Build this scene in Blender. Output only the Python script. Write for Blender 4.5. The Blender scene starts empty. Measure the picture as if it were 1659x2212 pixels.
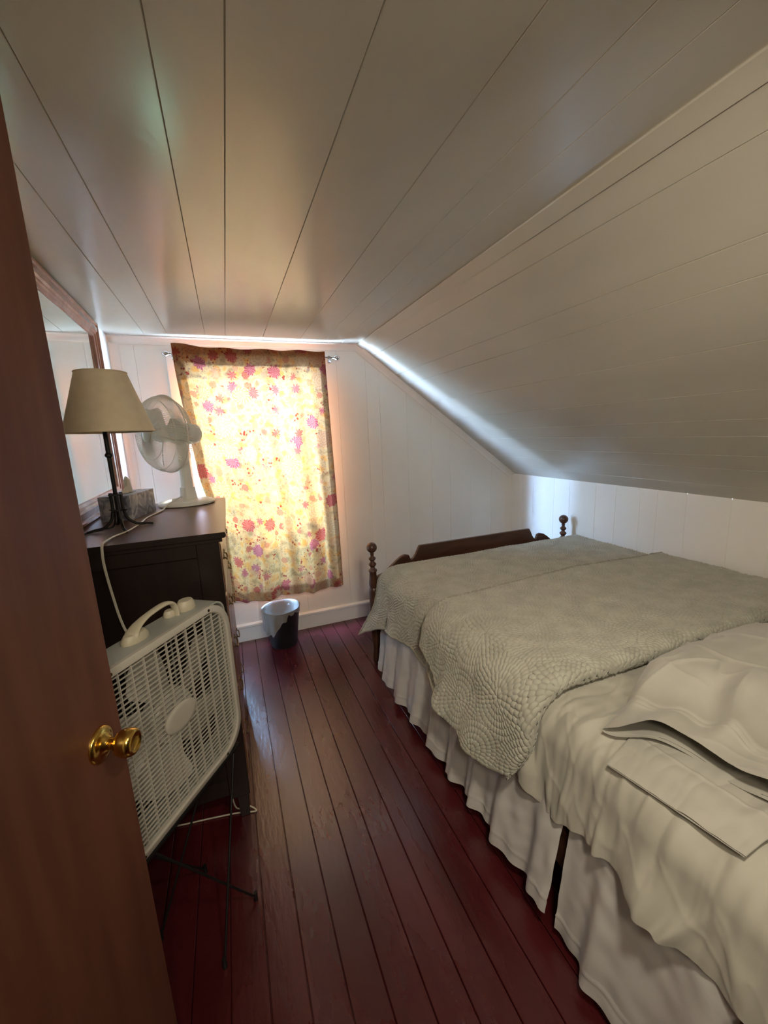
import bpy, bmesh, math, random
import numpy as np
from mathutils import Vector, Matrix
random.seed(4); rng = np.random.default_rng(7)
PI = math.pi
scene = bpy.context.scene
C = scene.collection

# ------------------------------------------------------------ camera, world, lights, exposure
cd = bpy.data.cameras.new('camera'); cam = bpy.data.objects.new('camera', cd); C.objects.link(cam)
R = Vector((0.9314759, -0.3612357, -0.0431444)); U = Vector((0.1085644, 0.1628158, 0.9806655)); F = Vector((0.3472268, 0.9181502, -0.1908763))
m = Matrix((R, U, -F)).transposed().to_4x4(); m.translation = Vector((0, 0, 1.5)); cam.matrix_world = m
cd.sensor_fit = 'VERTICAL'; cd.sensor_height = 24.0; cd.lens = 24.0 * 872.292 / 2212.0
cd.clip_start = 0.02; cd.clip_end = 200
scene.camera = cam

D = 3.047; H = 2.157; XL = -0.60; XK = 2.423; XR = 0.99; ZK = 1.09; YB = -1.22   # room measures

w = bpy.data.worlds.new('world'); scene.world = w; w.use_nodes = True
nt = w.node_tree; bgn = nt.nodes['Background']
tc = nt.nodes.new('ShaderNodeTexCoord'); sx = nt.nodes.new('ShaderNodeSeparateXYZ'); cr = nt.nodes.new('ShaderNodeValToRGB')
nt.links.new(tc.outputs['Generated'], sx.inputs[0])
mr = nt.nodes.new('ShaderNodeMapRange'); mr.inputs['From Min'].default_value = -1; mr.inputs['From Max'].default_value = 1
nt.links.new(sx.outputs['Z'], mr.inputs['Value']); nt.links.new(mr.outputs[0], cr.inputs[0])
cr.color_ramp.elements[0].position = 0.0; cr.color_ramp.elements[0].color = (0.55, 0.68, 0.92, 1)
cr.color_ramp.elements[1].position = 1.0; cr.color_ramp.elements[1].color = (0.36, 0.58, 1.0, 1)
e = cr.color_ramp.elements.new(0.52); e.color = (0.40, 0.62, 1.0, 1)
nt.links.new(cr.outputs[0], bgn.inputs['Color'])
mr2 = nt.nodes.new('ShaderNodeMapRange'); mr2.interpolation_type = 'SMOOTHSTEP'     # the sky is brighter on the left-hand side of the house
mr2.inputs['From Min'].default_value = 0.15; mr2.inputs['From Max'].default_value = -0.65; mr2.inputs['To Min'].default_value = 66.0; mr2.inputs['To Max'].default_value = 165.0
nt.links.new(sx.outputs['X'], mr2.inputs['Value']); nt.links.new(mr2.outputs[0], bgn.inputs['Strength'])

def area(name, loc, target, sx_, sy_, power, col, portal=False):
    l = bpy.data.lights.new(name, 'AREA'); l.shape = 'RECTANGLE'; l.size = sx_; l.size_y = sy_; l.energy = power; l.color = col
    o = bpy.data.objects.new(name, l); C.objects.link(o); o.location = loc
    o.rotation_euler = (Vector(target) - Vector(loc)).to_track_quat('-Z', 'Y').to_euler()
    if portal: l.cycles.is_portal = True
    return o
WX0, WX1, WZ0, WZ1 = -0.225, 0.655, 0.42, 2.0       # window opening
area('window_portal', ((WX0 + WX1) / 2, D + 0.12, (WZ0 + WZ1) / 2), ((WX0 + WX1) / 2, 0, (WZ0 + WZ1) / 2), WX1 - WX0, WZ1 - WZ0, 1, (1, 1, 1), True)
sl = bpy.data.lights.new('sun', 'SUN'); sl.energy = 50.0; sl.angle = math.radians(3.0); sl.color = (1.0, 0.93, 0.80)
so = bpy.data.objects.new('sun', sl); C.objects.link(so); so.location = (0, 8, 6)
so.rotation_euler = Vector((-0.10, -0.86, -0.50)).to_track_quat('-Z', 'Y').to_euler()
# warm fill light added out of frame behind the viewer
area('rear_fill', (0.05, -0.50, 1.88), (-0.1, 1.5, 1.0), 0.3, 0.3, 6.5, (1.0, 0.87, 0.66))
# added fill light beside the viewer, no fixture, brightens bed and knee wall
dl = area('bed_fill', (0.38, 0.09, 1.88), (1.75, 1.65, 0.0), 0.12, 0.12, 5.0, (1.0, 0.89, 0.71))
dl.data.spread = math.radians(135)

vs = scene.view_settings
vs.view_transform = 'Standard'; vs.look = 'None'; vs.gamma = 1; vs.exposure = 0.70; vs.use_curve_mapping = False
scene.cycles.max_bounces = 12; scene.cycles.diffuse_bounces = 7; scene.cycles.transparent_max_bounces = 16

# ------------------------------------------------------------ materials
def srgb(r, g, b):
    f = lambda c: (c / 255 / 12.92) if c / 255 <= 0.04045 else ((c / 255 + 0.055) / 1.055) ** 2.4
    return (f(r), f(g), f(b), 1)
def N(nt, t, **kw):
    n = nt.nodes.new(t)
    for k, v in kw.items():
        if k in n.inputs.keys(): n.inputs[k].default_value = v
        else: setattr(n, k, v)
    return n
def mat(name, c1, c2=None, rough=0.5, metal=0.0, nscale=8.0, stretch=(1, 1, 1), bump=0.0, bscale=60.0, spec=0.5, coord='Object', bstretch=None, coat=0.0, sheen=0.0, rvar=0.0, lo=0.35, hi=0.65):
    mt = bpy.data.materials.new(name); mt.use_nodes = True; nt = mt.node_tree; b = nt.nodes['Principled BSDF']
    b.inputs['Roughness'].default_value = rough; b.inputs['Metallic'].default_value = metal
    b.inputs['Specular IOR Level'].default_value = spec; b.inputs['Coat Weight'].default_value = coat
    b.inputs['Sheen Weight'].default_value = sheen
    tc = N(nt, 'ShaderNodeTexCoord'); mp = N(nt, 'ShaderNodeMapping'); mp.inputs['Scale'].default_value = stretch
    nt.links.new(tc.outputs[coord], mp.inputs[0])
    no = N(nt, 'ShaderNodeTexNoise', Scale=nscale, Detail=6.0); nt.links.new(mp.outputs[0], no.inputs['Vector'])
    cr = N(nt, 'ShaderNodeValToRGB'); cr.color_ramp.elements[0].position = lo; cr.color_ramp.elements[1].position = hi
    cr.color_ramp.elements[0].color = c1; cr.color_ramp.elements[1].color = c2 or c1
    nt.links.new(no.outputs['Fac'], cr.inputs[0]); nt.links.new(cr.outputs[0], b.inputs['Base Color'])
    if rvar:
        mr = N(nt, 'ShaderNodeMapRange'); mr.inputs['To Min'].default_value = rough - rvar; mr.inputs['To Max'].default_value = rough + rvar
        nt.links.new(no.outputs['Fac'], mr.inputs['Value']); nt.links.new(mr.outputs[0], b.inputs['Roughness'])
    if bump:
        mp2 = N(nt, 'ShaderNodeMapping'); mp2.inputs['Scale'].default_value = bstretch or stretch; nt.links.new(tc.outputs[coord], mp2.inputs[0])
        n2 = N(nt, 'ShaderNodeTexNoise', Scale=bscale, Detail=4.0); nt.links.new(mp2.outputs[0], n2.inputs['Vector'])
        bp = N(nt, 'ShaderNodeBump', Strength=bump, Distance=0.002); nt.links.new(n2.outputs['Fac'], bp.inputs['Height']); nt.links.new(bp.outputs[0], b.inputs['Normal'])
    return mt
def wood(name, c1, c2, rough=0.4, scale=3.0, stretch=(1, 1, 12), bump=0.15, spec=0.5):
    return mat(name, c1, c2, rough=rough, nscale=scale, stretch=stretch, bump=bump, bscale=scale * 6, spec=spec, rvar=0.05)

M = {}
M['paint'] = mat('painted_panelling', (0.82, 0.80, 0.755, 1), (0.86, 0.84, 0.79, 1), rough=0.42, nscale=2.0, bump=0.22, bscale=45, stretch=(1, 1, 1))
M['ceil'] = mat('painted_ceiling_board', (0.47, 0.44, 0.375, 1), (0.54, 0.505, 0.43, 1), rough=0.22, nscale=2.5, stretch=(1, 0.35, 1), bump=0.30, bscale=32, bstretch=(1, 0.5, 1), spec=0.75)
M['hall'] = mat('dim_hall_wood_panelling', (0.10, 0.06, 0.035, 1), (0.13, 0.08, 0.045, 1), rough=0.6)
M['trim'] = mat('white_gloss_trim', (0.84, 0.83, 0.80, 1), (0.88, 0.87, 0.84, 1), rough=0.25, nscale=3, bump=0.08, bscale=40)
M['floor'] = mat('red_painted_floorboards', (0.048, 0.004, 0.006, 1), (0.078, 0.009, 0.011, 1), rough=0.27, nscale=5.0, stretch=(1, 0.3, 1), bump=0.5, bscale=60, bstretch=(1, 0.25, 1), rvar=0.08, spec=0.8)
M['gap'] = mat('dark_floor_gap', (0.01, 0.004, 0.003, 1), rough=0.9)
M['door'] = mat('reddish_brown_door_veneer', (0.098, 0.034, 0.019, 1), (0.142, 0.053, 0.029, 1), rough=0.42, nscale=3.5, stretch=(6, 6, 0.5), bump=0.12, bscale=20)
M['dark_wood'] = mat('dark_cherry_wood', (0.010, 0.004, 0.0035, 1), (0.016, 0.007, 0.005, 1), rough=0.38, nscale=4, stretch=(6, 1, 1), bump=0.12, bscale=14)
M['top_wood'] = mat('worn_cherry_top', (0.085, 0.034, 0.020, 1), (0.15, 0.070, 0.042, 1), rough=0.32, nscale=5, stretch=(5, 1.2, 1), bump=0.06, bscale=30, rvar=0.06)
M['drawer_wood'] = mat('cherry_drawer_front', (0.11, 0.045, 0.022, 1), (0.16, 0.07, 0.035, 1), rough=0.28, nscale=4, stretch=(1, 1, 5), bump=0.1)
M['bed_wood'] = mat('walnut_bed_wood', (0.050, 0.020, 0.012, 1), (0.085, 0.036, 0.020, 1), rough=0.33, nscale=5, stretch=(1, 1, 4), bump=0.08)
M['frame_wood'] = mat('mirror_frame_wood', (0.30, 0.14, 0.095, 1), (0.40, 0.20, 0.14, 1), rough=0.2, nscale=5, stretch=(3, 3, 3), bump=0.08)
M['brass'] = mat('polished_brass', (0.75, 0.48, 0.12, 1), (0.60, 0.36, 0.08, 1), rough=0.18, metal=1.0, nscale=10)
M['old_brass'] = mat('tarnished_brass', (0.20, 0.13, 0.05, 1), (0.12, 0.08, 0.035, 1), rough=0.35, metal=1.0, nscale=20)
M['black_metal'] = mat('black_wrought_metal', (0.006, 0.006, 0.006, 1), (0.010, 0.009, 0.009, 1), rough=0.5, bump=0.3, bscale=90, metal=0.3)
M['chrome'] = mat('brushed_nickel', (0.6, 0.6, 0.6, 1), (0.7, 0.7, 0.7, 1), rough=0.2, metal=1.0)
M['shade'] = mat('cream_linen_shade', (0.78, 0.66, 0.47, 1), (0.83, 0.71, 0.52, 1), rough=0.8, nscale=30, bump=0.15, bscale=250)
M['white_plastic'] = mat('white_plastic', (0.76, 0.74, 0.68, 1), (0.80, 0.78, 0.72, 1), rough=0.4, nscale=6)
M['cream_plastic'] = mat('aged_cream_plastic', (0.50, 0.45, 0.33, 1), (0.58, 0.52, 0.40, 1), rough=0.45, nscale=5)
M['grille'] = mat('pale_fan_grille_plastic', (0.46, 0.43, 0.37, 1), (0.52, 0.49, 0.43, 1), rough=0.45, nscale=5)
M['blade'] = mat('grey_white_fan_blade', (0.42, 0.40, 0.36, 1), (0.50, 0.47, 0.43, 1), rough=0.45, nscale=5)
M['grey_metal'] = mat('pale_grey_enamel', (0.33, 0.34, 0.31, 1), (0.38, 0.39, 0.36, 1), rough=0.3, nscale=5)
M['screw'] = mat('dark_screw', (0.05, 0.04, 0.03, 1), rough=0.4, metal=0.8)
M['sheet'] = mat('beige_cotton_sheet', (0.37, 0.35, 0.295, 1), (0.43, 0.41, 0.345, 1), rough=0.85, nscale=7, bump=0.25, bscale=26, sheen=0.2)
M['pillow'] = mat('beige_pillowcase', (0.34, 0.325, 0.28, 1), (0.40, 0.38, 0.33, 1), rough=0.85, nscale=6, bump=0.25, bscale=24, sheen=0.2)
M['skirt'] = mat('white_bed_skirt_cotton', (0.52, 0.50, 0.48, 1), (0.58, 0.56, 0.54, 1), rough=0.85, nscale=9, bump=0.3, bscale=35)
M['quilt'] = mat('sage_grey_quilt_cotton', (0.35, 0.34, 0.28, 1), (0.42, 0.41, 0.34, 1), rough=0.8, nscale=14, bump=0.2, bscale=200, sheen=0.25)
M['stitch'] = mat('quilt_edge_binding', (0.28, 0.27, 0.215, 1), (0.33, 0.315, 0.25, 1), rough=0.8)
M['mattress'] = mat('mattress_ticking', (0.5, 0.48, 0.44, 1), rough=0.9)
M['bin'] = mat('black_bin_plastic', (0.012, 0.011, 0.012, 1), (0.018, 0.016, 0.018, 1), rough=0.42)
M['cord'] = mat('white_cord_plastic', (0.62, 0.58, 0.48, 1), rough=0.4)
M['tissue'] = mat('soft_tissue_paper', (0.72, 0.68, 0.58, 1), rough=0.9)
M['leaf'] = mat('sun_blocker_leaves', (0.05, 0.09, 0.03, 1), (0.08, 0.14, 0.05, 1), rough=0.7, nscale=9)

def tissue_box_mat():
    mt = bpy.data.materials.new('printed_tissue_carton'); mt.use_nodes = True; nt = mt.node_tree; b = nt.nodes['Principled BSDF']; b.inputs['Roughness'].default_value = 0.35
    tc = N(nt, 'ShaderNodeTexCoord'); no = N(nt, 'ShaderNodeTexNoise', Scale=14.0, Detail=3.0, Distortion=2.5); nt.links.new(tc.outputs['Object'], no.inputs['Vector'])
    cr = N(nt, 'ShaderNodeValToRGB'); el = cr.color_ramp.elements; el[0].position = 0.35; el[0].color = (0.10, 0.10, 0.14, 1); el[1].position = 0.62; el[1].color = (0.42, 0.41, 0.42, 1)
    x = el.new(0.5); x.color = (0.24, 0.24, 0.28, 1)
    nt.links.new(no.outputs['Fac'], cr.inputs[0]); nt.links.new(cr.outputs[0], b.inputs['Base Color']); return mt
M['carton'] = tissue_box_mat()
def bag_mat():
    mt = bpy.data.materials.new('milky_bin_bag'); mt.use_nodes = True; nt = mt.node_tree; b = nt.nodes['Principled BSDF']
    b.inputs['Base Color'].default_value = (0.42, 0.40, 0.37, 1); b.inputs['Roughness'].default_value = 0.3
    tl = N(nt, 'ShaderNodeBsdfTranslucent'); tl.inputs[0].default_value = (0.6, 0.6, 0.6, 1); mx = N(nt, 'ShaderNodeMixShader'); mx.inputs[0].default_value = 0.3
    tc = N(nt, 'ShaderNodeTexCoord'); no = N(nt, 'ShaderNodeTexNoise', Scale=30.0, Detail=4.0); nt.links.new(tc.outputs['Object'], no.inputs['Vector'])
    bp = N(nt, 'ShaderNodeBump', Strength=0.6, Distance=0.004); nt.links.new(no.outputs['Fac'], bp.inputs['Height']); nt.links.new(bp.outputs[0], b.inputs['Normal'])
    nt.links.new(b.outputs[0], mx.inputs[1]); nt.links.new(tl.outputs[0], mx.inputs[2]); nt.links.new(mx.outputs[0], nt.nodes['Material Output'].inputs[0]); return mt
M['bag'] = bag_mat()
def mirror_mat():
    mt = bpy.data.materials.new('mirror_silver'); mt.use_nodes = True; b = mt.node_tree.nodes['Principled BSDF']
    b.inputs['Base Color'].default_value = (0.80, 0.86, 0.83, 1); b.inputs['Metallic'].default_value = 1; b.inputs['Roughness'].default_value = 0.015; return mt
M['mirror'] = mirror_mat()
def glass_mat():
    mt = bpy.data.materials.new('window_glass'); mt.use_nodes = True; nt = mt.node_tree
    for n in list(nt.nodes):
        if n.type == 'BSDF_PRINCIPLED': nt.nodes.remove(n)
    t = N(nt, 'ShaderNodeBsdfTransparent'); t.inputs[0].default_value = (0.93, 0.96, 0.95, 1); g = N(nt, 'ShaderNodeBsdfGlossy', Roughness=0.02); mx = N(nt, 'ShaderNodeMixShader'); mx.inputs[0].default_value = 0.06
    nt.links.new(t.outputs[0], mx.inputs[1]); nt.links.new(g.outputs[0], mx.inputs[2]); nt.links.new(mx.outputs[0], nt.nodes['Material Output'].inputs[0]); return mt
M['glass'] = glass_mat()

def curtain_mat():
    mt = bpy.data.materials.new('floral_curtain_cotton'); mt.use_nodes = True; nt = mt.node_tree; L = nt.links
    for n in list(nt.nodes):
        if n.type == 'BSDF_PRINCIPLED': nt.nodes.remove(n)
    uv = N(nt, 'ShaderNodeUVMap', uv_map='UVMap')
    nz = N(nt, 'ShaderNodeTexNoise', Scale=22.0, Detail=3.0); L.new(uv.outputs[0], nz.inputs['Vector'])
    def vm(op, a, b=None, val=None):
        n = N(nt, 'ShaderNodeVectorMath', operation=op); L.new(a, n.inputs[0])
        if b is not None: L.new(b, n.inputs[1])
        if val is not None: n.inputs[1].default_value = val
        return n.outputs[0]
    def mth(op, a, b=None, clamp=False):
        n = N(nt, 'ShaderNodeMath', operation=op, use_clamp=clamp)
        for i, x in enumerate((a, b)):
            if x is None: continue
            if isinstance(x, (int, float)): n.inputs[i].default_value = x
            else: L.new(x, n.inputs[i])
        return n.outputs[0]
    def smooth(val, lo, hi):   # 1 below lo, 0 above hi
        n = N(nt, 'ShaderNodeMapRange', interpolation_type='SMOOTHSTEP'); L.new(val, n.inputs['Value'])
        n.inputs['From Min'].default_value = lo; n.inputs['From Max'].default_value = hi; n.inputs['To Min'].default_value = 1; n.inputs['To Max'].default_value = 0
        return n.outputs[0]
    def mix(fac, a, b):
        n = N(nt, 'ShaderNodeMix', data_type='RGBA')
        if isinstance(fac, float): n.inputs[0].default_value = fac
        else: L.new(fac, n.inputs[0])
        for i, x in ((6, a), (7, b)):
            if isinstance(x, tuple): n.inputs[i].default_value = x
            else: L.new(x, n.inputs[i])
        return n.outputs[2]
    dist = vm('SCALE', vm('SUBTRACT', nz.outputs['Color'], val=(0.5, 0.5, 0.5))); nt.nodes[-1].inputs['Scale'].default_value = 0.028
    p = vm('ADD', uv.outputs[0], dist)
    # ground: soft blotches of cream, peach and pale green foliage
    n1 = N(nt, 'ShaderNodeTexNoise', Scale=16.0, Detail=5.0); L.new(uv.outputs[0], n1.inputs['Vector'])
    rp = N(nt, 'ShaderNodeValToRGB'); L.new(n1.outputs['Fac'], rp.inputs[0]); el = rp.color_ramp.elements
    el[0].position = 0.36; el[0].color = (0.66, 0.40, 0.22, 1); el[1].position = 0.64; el[1].color = (1.0, 0.50, 0.24, 1)
    x = el.new(0.5); x.color = (1.0, 0.64, 0.36, 1)
    col = rp.outputs[0]
    # small leaves: green-grey dots
    v3 = N(nt, 'ShaderNodeTexVoronoi', Scale=75.0, Randomness=1.0); L.new(p, v3.inputs['Vector'])
    n4 = N(nt, 'ShaderNodeTexNoise', Scale=14.0); L.new(uv.outputs[0], n4.inputs['Vector'])
    lf = mth('MULTIPLY', smooth(v3.outputs['Distance'], 0.28, 0.40), smooth(n4.outputs['Fac'], 0.50, 0.56))
    sep = N(nt, 'ShaderNodeSeparateColor'); L.new(v3.outputs['Color'], sep.inputs[0])
    leafc = mix(sep.outputs[0], (0.22, 0.20, 0.12, 1), (0.36, 0.22, 0.26, 1))
    col = mix(mth('MULTIPLY', lf, 0.55), col, leafc)
    # small berries / sprigs in wine red
    v4 = N(nt, 'ShaderNodeTexVoronoi', Scale=42.0); L.new(p, v4.inputs['Vector'])
    n5 = N(nt, 'ShaderNodeTexNoise', Scale=9.0); mpp = N(nt, 'ShaderNodeMapping'); mpp.inputs['Location'].default_value = (3.1, 7.7, 0); L.new(uv.outputs[0], mpp.inputs[0]); L.new(mpp.outputs[0], n5.inputs['Vector'])
    sp = mth('MULTIPLY', smooth(v4.outputs['Distance'], 0.30, 0.42), mth('SUBTRACT', 1.0, smooth(n5.outputs['Fac'], 0.56, 0.62)))
    col = mix(mth('MULTIPLY', sp, 0.85), col, (0.42, 0.07, 0.08, 1))
    # blooms with petals: two sizes
    for scale, loc, cA, cB, keep, rad in ((13.0, (1.7, 8.3, 0), (0.62, 0.10, 0.08, 1), (0.90, 0.40, 0.20, 1), 0.55, 0.36), (7.6, (0.3, 0.1, 0), (0.70, 0.11, 0.09, 1), (0.55, 0.12, 0.18, 1), 0.80, 0.40), (6.5, (5.3, 2.6, 0), (0.95, 0.66, 0.34, 1), (0.92, 0.42, 0.22, 1), 0.6, 0.44)):
        mp = N(nt, 'ShaderNodeMapping'); mp.inputs['Location'].default_value = loc; L.new(p, mp.inputs[0])
        v = N(nt, 'ShaderNodeTexVoronoi', Scale=scale, Randomness=0.75); L.new(mp.outputs[0], v.inputs['Vector'])
        d = v.outputs['Distance']
        rel = vm('SUBTRACT', mp.outputs[0], v.outputs['Position'])
        sx = N(nt, 'ShaderNodeSeparateXYZ'); L.new(rel, sx.inputs[0])
        ang = mth('ARCTAN2', sx.outputs[1], sx.outputs[0])
        pet = mth('MULTIPLY', mth('COSINE', mth('MULTIPLY', ang, 8.0)), 0.03)
        pet2 = mth('COSINE', mth('ADD', mth('MULTIPLY', ang, 14.0), mth('MULTIPLY', d, 20.0)))
        sc = N(nt, 'ShaderNodeSeparateColor'); L.new(v.outputs['Color'], sc.inputs[0])
        on = mth('LESS_THAN', sc.outputs[0], keep)
        msk = mth('MULTIPLY', smooth(mth('ADD', d, pet), rad - 0.05, rad), on)
        c = mix(sc.outputs[1], cA, cB)
        shade = mth('MULTIPLY', mth('ADD', pet2, 1.0), 0.16)
        c = mix(shade, c, (0.95, 0.80, 0.72, 1))
        ring = mth('MULTIPLY', mth('ADD', mth('SINE', mth('MULTIPLY', d, 52.0)), 1.0), 0.14)
        c = mix(ring, c, (0.45, 0.12, 0.10, 1))
        edge = mth('MULTIPLY', msk, 0.88)
        col = mix(edge, col, c)
    # doubled hems: fabric is two layers thick there
    hem = N(nt, 'ShaderNodeAttribute', attribute_name='hem')
    tcol = mix(hem.outputs['Fac'], col, mix(0.62, col, (0.0, 0.0, 0.0, 1)))
    hs = N(nt, 'ShaderNodeHueSaturation'); hs.inputs['Saturation'].default_value = 1.2; hs.inputs['Value'].default_value = 0.105; L.new(tcol, hs.inputs['Color'])
    tr = N(nt, 'ShaderNodeBsdfTranslucent'); L.new(hs.outputs[0], tr.inputs[0])
    h2 = N(nt, 'ShaderNodeHueSaturation'); h2.inputs['Saturation'].default_value = 1.15; h2.inputs['Value'].default_value = 0.55; L.new(col, h2.inputs['Color'])
    df = N(nt, 'ShaderNodeBsdfDiffuse'); mm = N(nt, 'ShaderNodeMix', data_type='RGBA', blend_type='MULTIPLY'); mm.inputs[0].default_value = 1.0; mm.inputs[7].default_value = (0.95, 0.58, 0.46, 1); L.new(h2.outputs[0], mm.inputs[6]); L.new(mm.outputs[2], df.inputs[0])
    mx = N(nt, 'ShaderNodeMixShader'); mx.inputs[0].default_value = 0.5
    L.new(df.outputs[0], mx.inputs[1]); L.new(tr.outputs[0], mx.inputs[2]); L.new(mx.outputs[0], nt.nodes['Material Output'].inputs[0])
    return mt
M['curtain'] = curtain_mat()

# ------------------------------------------------------------ mesh helpers
def obj(name, bm, m, parent=None, smooth=False, bevel=0.0, mats=None):
    me = bpy.data.meshes.new(name)
    bmesh.ops.recalc_face_normals(bm, faces=bm.faces)
    bm.to_mesh(me); bm.free()
    if mats:
        for x in mats: me.materials.append(M[x])
    else: me.materials.append(M[m])
    if smooth:
        me.polygons.foreach_set('use_smooth', [True] * len(me.polygons))
        try: me.set_sharp_from_angle(angle=math.radians(42))
        except Exception: pass
    o = bpy.data.objects.new(name, me); C.objects.link(o)
    if bevel:
        b = o.modifiers.new('bevel', 'BEVEL'); b.width = bevel; b.segments = 2; b.limit_method = 'ANGLE'
    if parent: place_child(o, parent)
    return o
def place_child(o, parent):
    o.parent = parent
    o.matrix_parent_inverse = parent_world(parent).inverted()
def parent_world(p):
    return p.matrix_basis.copy() if p.parent is None else Matrix.Identity(4)     # parts are built in world coordinates
def tag(o, label, cat, group=None, kind=None):
    o['label'] = label; o['category'] = cat
    if group: o['group'] = group
    if kind: o['kind'] = kind
    return o
def thing(name, label, cat, loc=(0, 0, 0), group=None):
    o = bpy.data.objects.new(name, None); C.objects.link(o); o.location = loc; o.empty_display_size = 0.1
    return tag(o, label, cat, group)
def struct(name, bm, m, label, parent=None, **kw):
    o = obj(name, bm, m, parent, **kw)
    if not parent:
        o['kind'] = 'structure'; o['label'] = label; o['category'] = name.split('_')[0]
    return o
def box(bm, x0, x1, y0, y1, z0, z1, M4=None, mi=0):
    vs = [bm.verts.new((x, y, z)) for x in (x0, x1) for y in (y0, y1) for z in (z0, z1)]
    for f in ((0, 1, 3, 2), (4, 6, 7, 5), (0, 4, 5, 1), (2, 3, 7, 6), (0, 2, 6, 4), (1, 5, 7, 3)):
        fc = bm.faces.new([vs[i] for i in f]); fc.material_index = mi
    if M4 is not None: bmesh.ops.transform(bm, matrix=M4, verts=vs)
    return vs
def frame_of(t):
    t = Vector(t).normalized(); a = Vector((0, 0, 1)) if abs(t.z) < 0.9 else Vector((1, 0, 0))
    u = t.cross(a).normalized(); return u, t.cross(u).normalized()
def tube(bm, pts, r, seg=8, closed=False, cap=True, flat=1.0):
    pts = [Vector(p) for p in pts]; n = len(pts); rings = []
    pu = None
    for i, p in enumerate(pts):
        a = pts[i - 1] if (i > 0 or closed) else pts[i]; b = pts[(i + 1) % n] if (i < n - 1 or closed) else pts[i]
        t = (b - a).normalized()
        if pu is None: u, v = frame_of(t)
        else:
            u = (pu - t * pu.dot(t)).normalized(); v = t.cross(u)
        pu = u
        rr = r[i] if isinstance(r, (list, tuple)) else r
        rings.append([bm.verts.new(p + u * (rr * math.cos(2 * PI * k / seg)) + v * (rr * flat * math.sin(2 * PI * k / seg))) for k in range(seg)])
    for i in range(n if closed else n - 1):
        A, B = rings[i], rings[(i + 1) % n]
        for k in range(seg): bm.faces.new((A[k], A[(k + 1) % seg], B[(k + 1) % seg], B[k]))
    if cap and not closed:
        bm.faces.new(rings[0][::-1]); bm.faces.new(rings[-1])
def lathe(bm, prof, seg=32, M4=None, capa=True, capb=True):
    rings = []
    allv = []
    for r, z in prof:
        ring = [bm.verts.new((max(r, 1e-4) * math.cos(2 * PI * k / seg), max(r, 1e-4) * math.sin(2 * PI * k / seg), z)) for k in range(seg)]
        rings.append(ring); allv += ring
    for A, B in zip(rings[:-1], rings[1:]):
        for k in range(seg): bm.faces.new((A[k], A[(k + 1) % seg], B[(k + 1) % seg], B[k]))
    if capa: bm.faces.new(rings[0][::-1])
    if capb: bm.faces.new(rings[-1])
    if M4 is not None: bmesh.ops.transform(bm, matrix=M4, verts=allv)
def prism(bm, poly, fn, d0, d1):
    """poly of 2-D points; fn(a,b,d)->3-D point"""
    A = [bm.verts.new(fn(a, b, d0)) for a, b in poly]; B = [bm.verts.new(fn(a, b, d1)) for a, b in poly]
    bm.faces.new(A[::-1]); bm.faces.new(B); n = len(poly)
    for i in range(n): bm.faces.new((A[i], A[(i + 1) % n], B[(i + 1) % n], B[i]))
def bez(pts, n=12):
    """Catmull-Rom through points"""
    P = [Vector(p) for p in pts]; P = [P[0] * 2 - P[1]] + P + [P[-1] * 2 - P[-2]]; out = []
    for i in range(1, len(P) - 2):
        for k in range(n):
            t = k / n; a, b, c, d = P[i - 1], P[i], P[i + 1], P[i + 2]
            out.append(0.5 * ((2 * b) + (c - a) * t + (2 * a - 5 * b + 4 * c - d) * t * t + (3 * b - a - 3 * c + d) * t ** 3))
    out.append(P[-2]); return out
def grid(name, P, m, parent=None, uv=None, attr=None):
    a, b = P.shape[:2]
    me = bpy.data.meshes.new(name); me.vertices.add(a * b); me.vertices.foreach_set('co', P.reshape(-1).astype(np.float32))
    i = np.arange((a - 1) * (b - 1)); r = i // (b - 1); c = i % (b - 1); v0 = r * b + c
    F_ = np.stack([v0, v0 + 1, v0 + b + 1, v0 + b], 1).astype(np.int32)
    me.loops.add(F_.size); me.loops.foreach_set('vertex_index', F_.reshape(-1))
    me.polygons.add(len(F_)); me.polygons.foreach_set('loop_start', (np.arange(len(F_)) * 4).astype(np.int32)); me.polygons.foreach_set('loop_total', np.full(len(F_), 4, np.int32))
    me.polygons.foreach_set('use_smooth', np.ones(len(F_), bool))
    me.update(calc_edges=True)
    if uv is not None:
        l = me.uv_layers.new(name='UVMap'); l.data.foreach_set('uv', uv.reshape(-1, 2)[F_.reshape(-1)].reshape(-1).astype(np.float32))
    if attr is not None:
        for k, v in attr.items():
            t = me.attributes.new(k, 'FLOAT', 'POINT'); t.data.foreach_set('value', v.reshape(-1).astype(np.float32))
    me.materials.append(M[m]); o = bpy.data.objects.new(name, me); C.objects.link(o)
    if parent: place_child(o, parent)
    return o
def sst(x, a, b):
    t = np.clip((x - a) / (b - a), 0, 1); return t * t * (3 - 2 * t)
def fbm(x, y, seed=0, octs=4, f0=1.0):
    r = np.random.default_rng(seed); out = 0 * x
    for o in range(octs):
        f = f0 * 1.9 ** o
        for k in range(4):
            a = r.uniform(0, 2 * PI); ph = r.uniform(0, 2 * PI)
            out = out + np.sin((x * math.cos(a) + y * math.sin(a)) * f * 2 * PI * r.uniform(.7, 1.3) + ph) / 4 * 0.55 ** o
    return out

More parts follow.
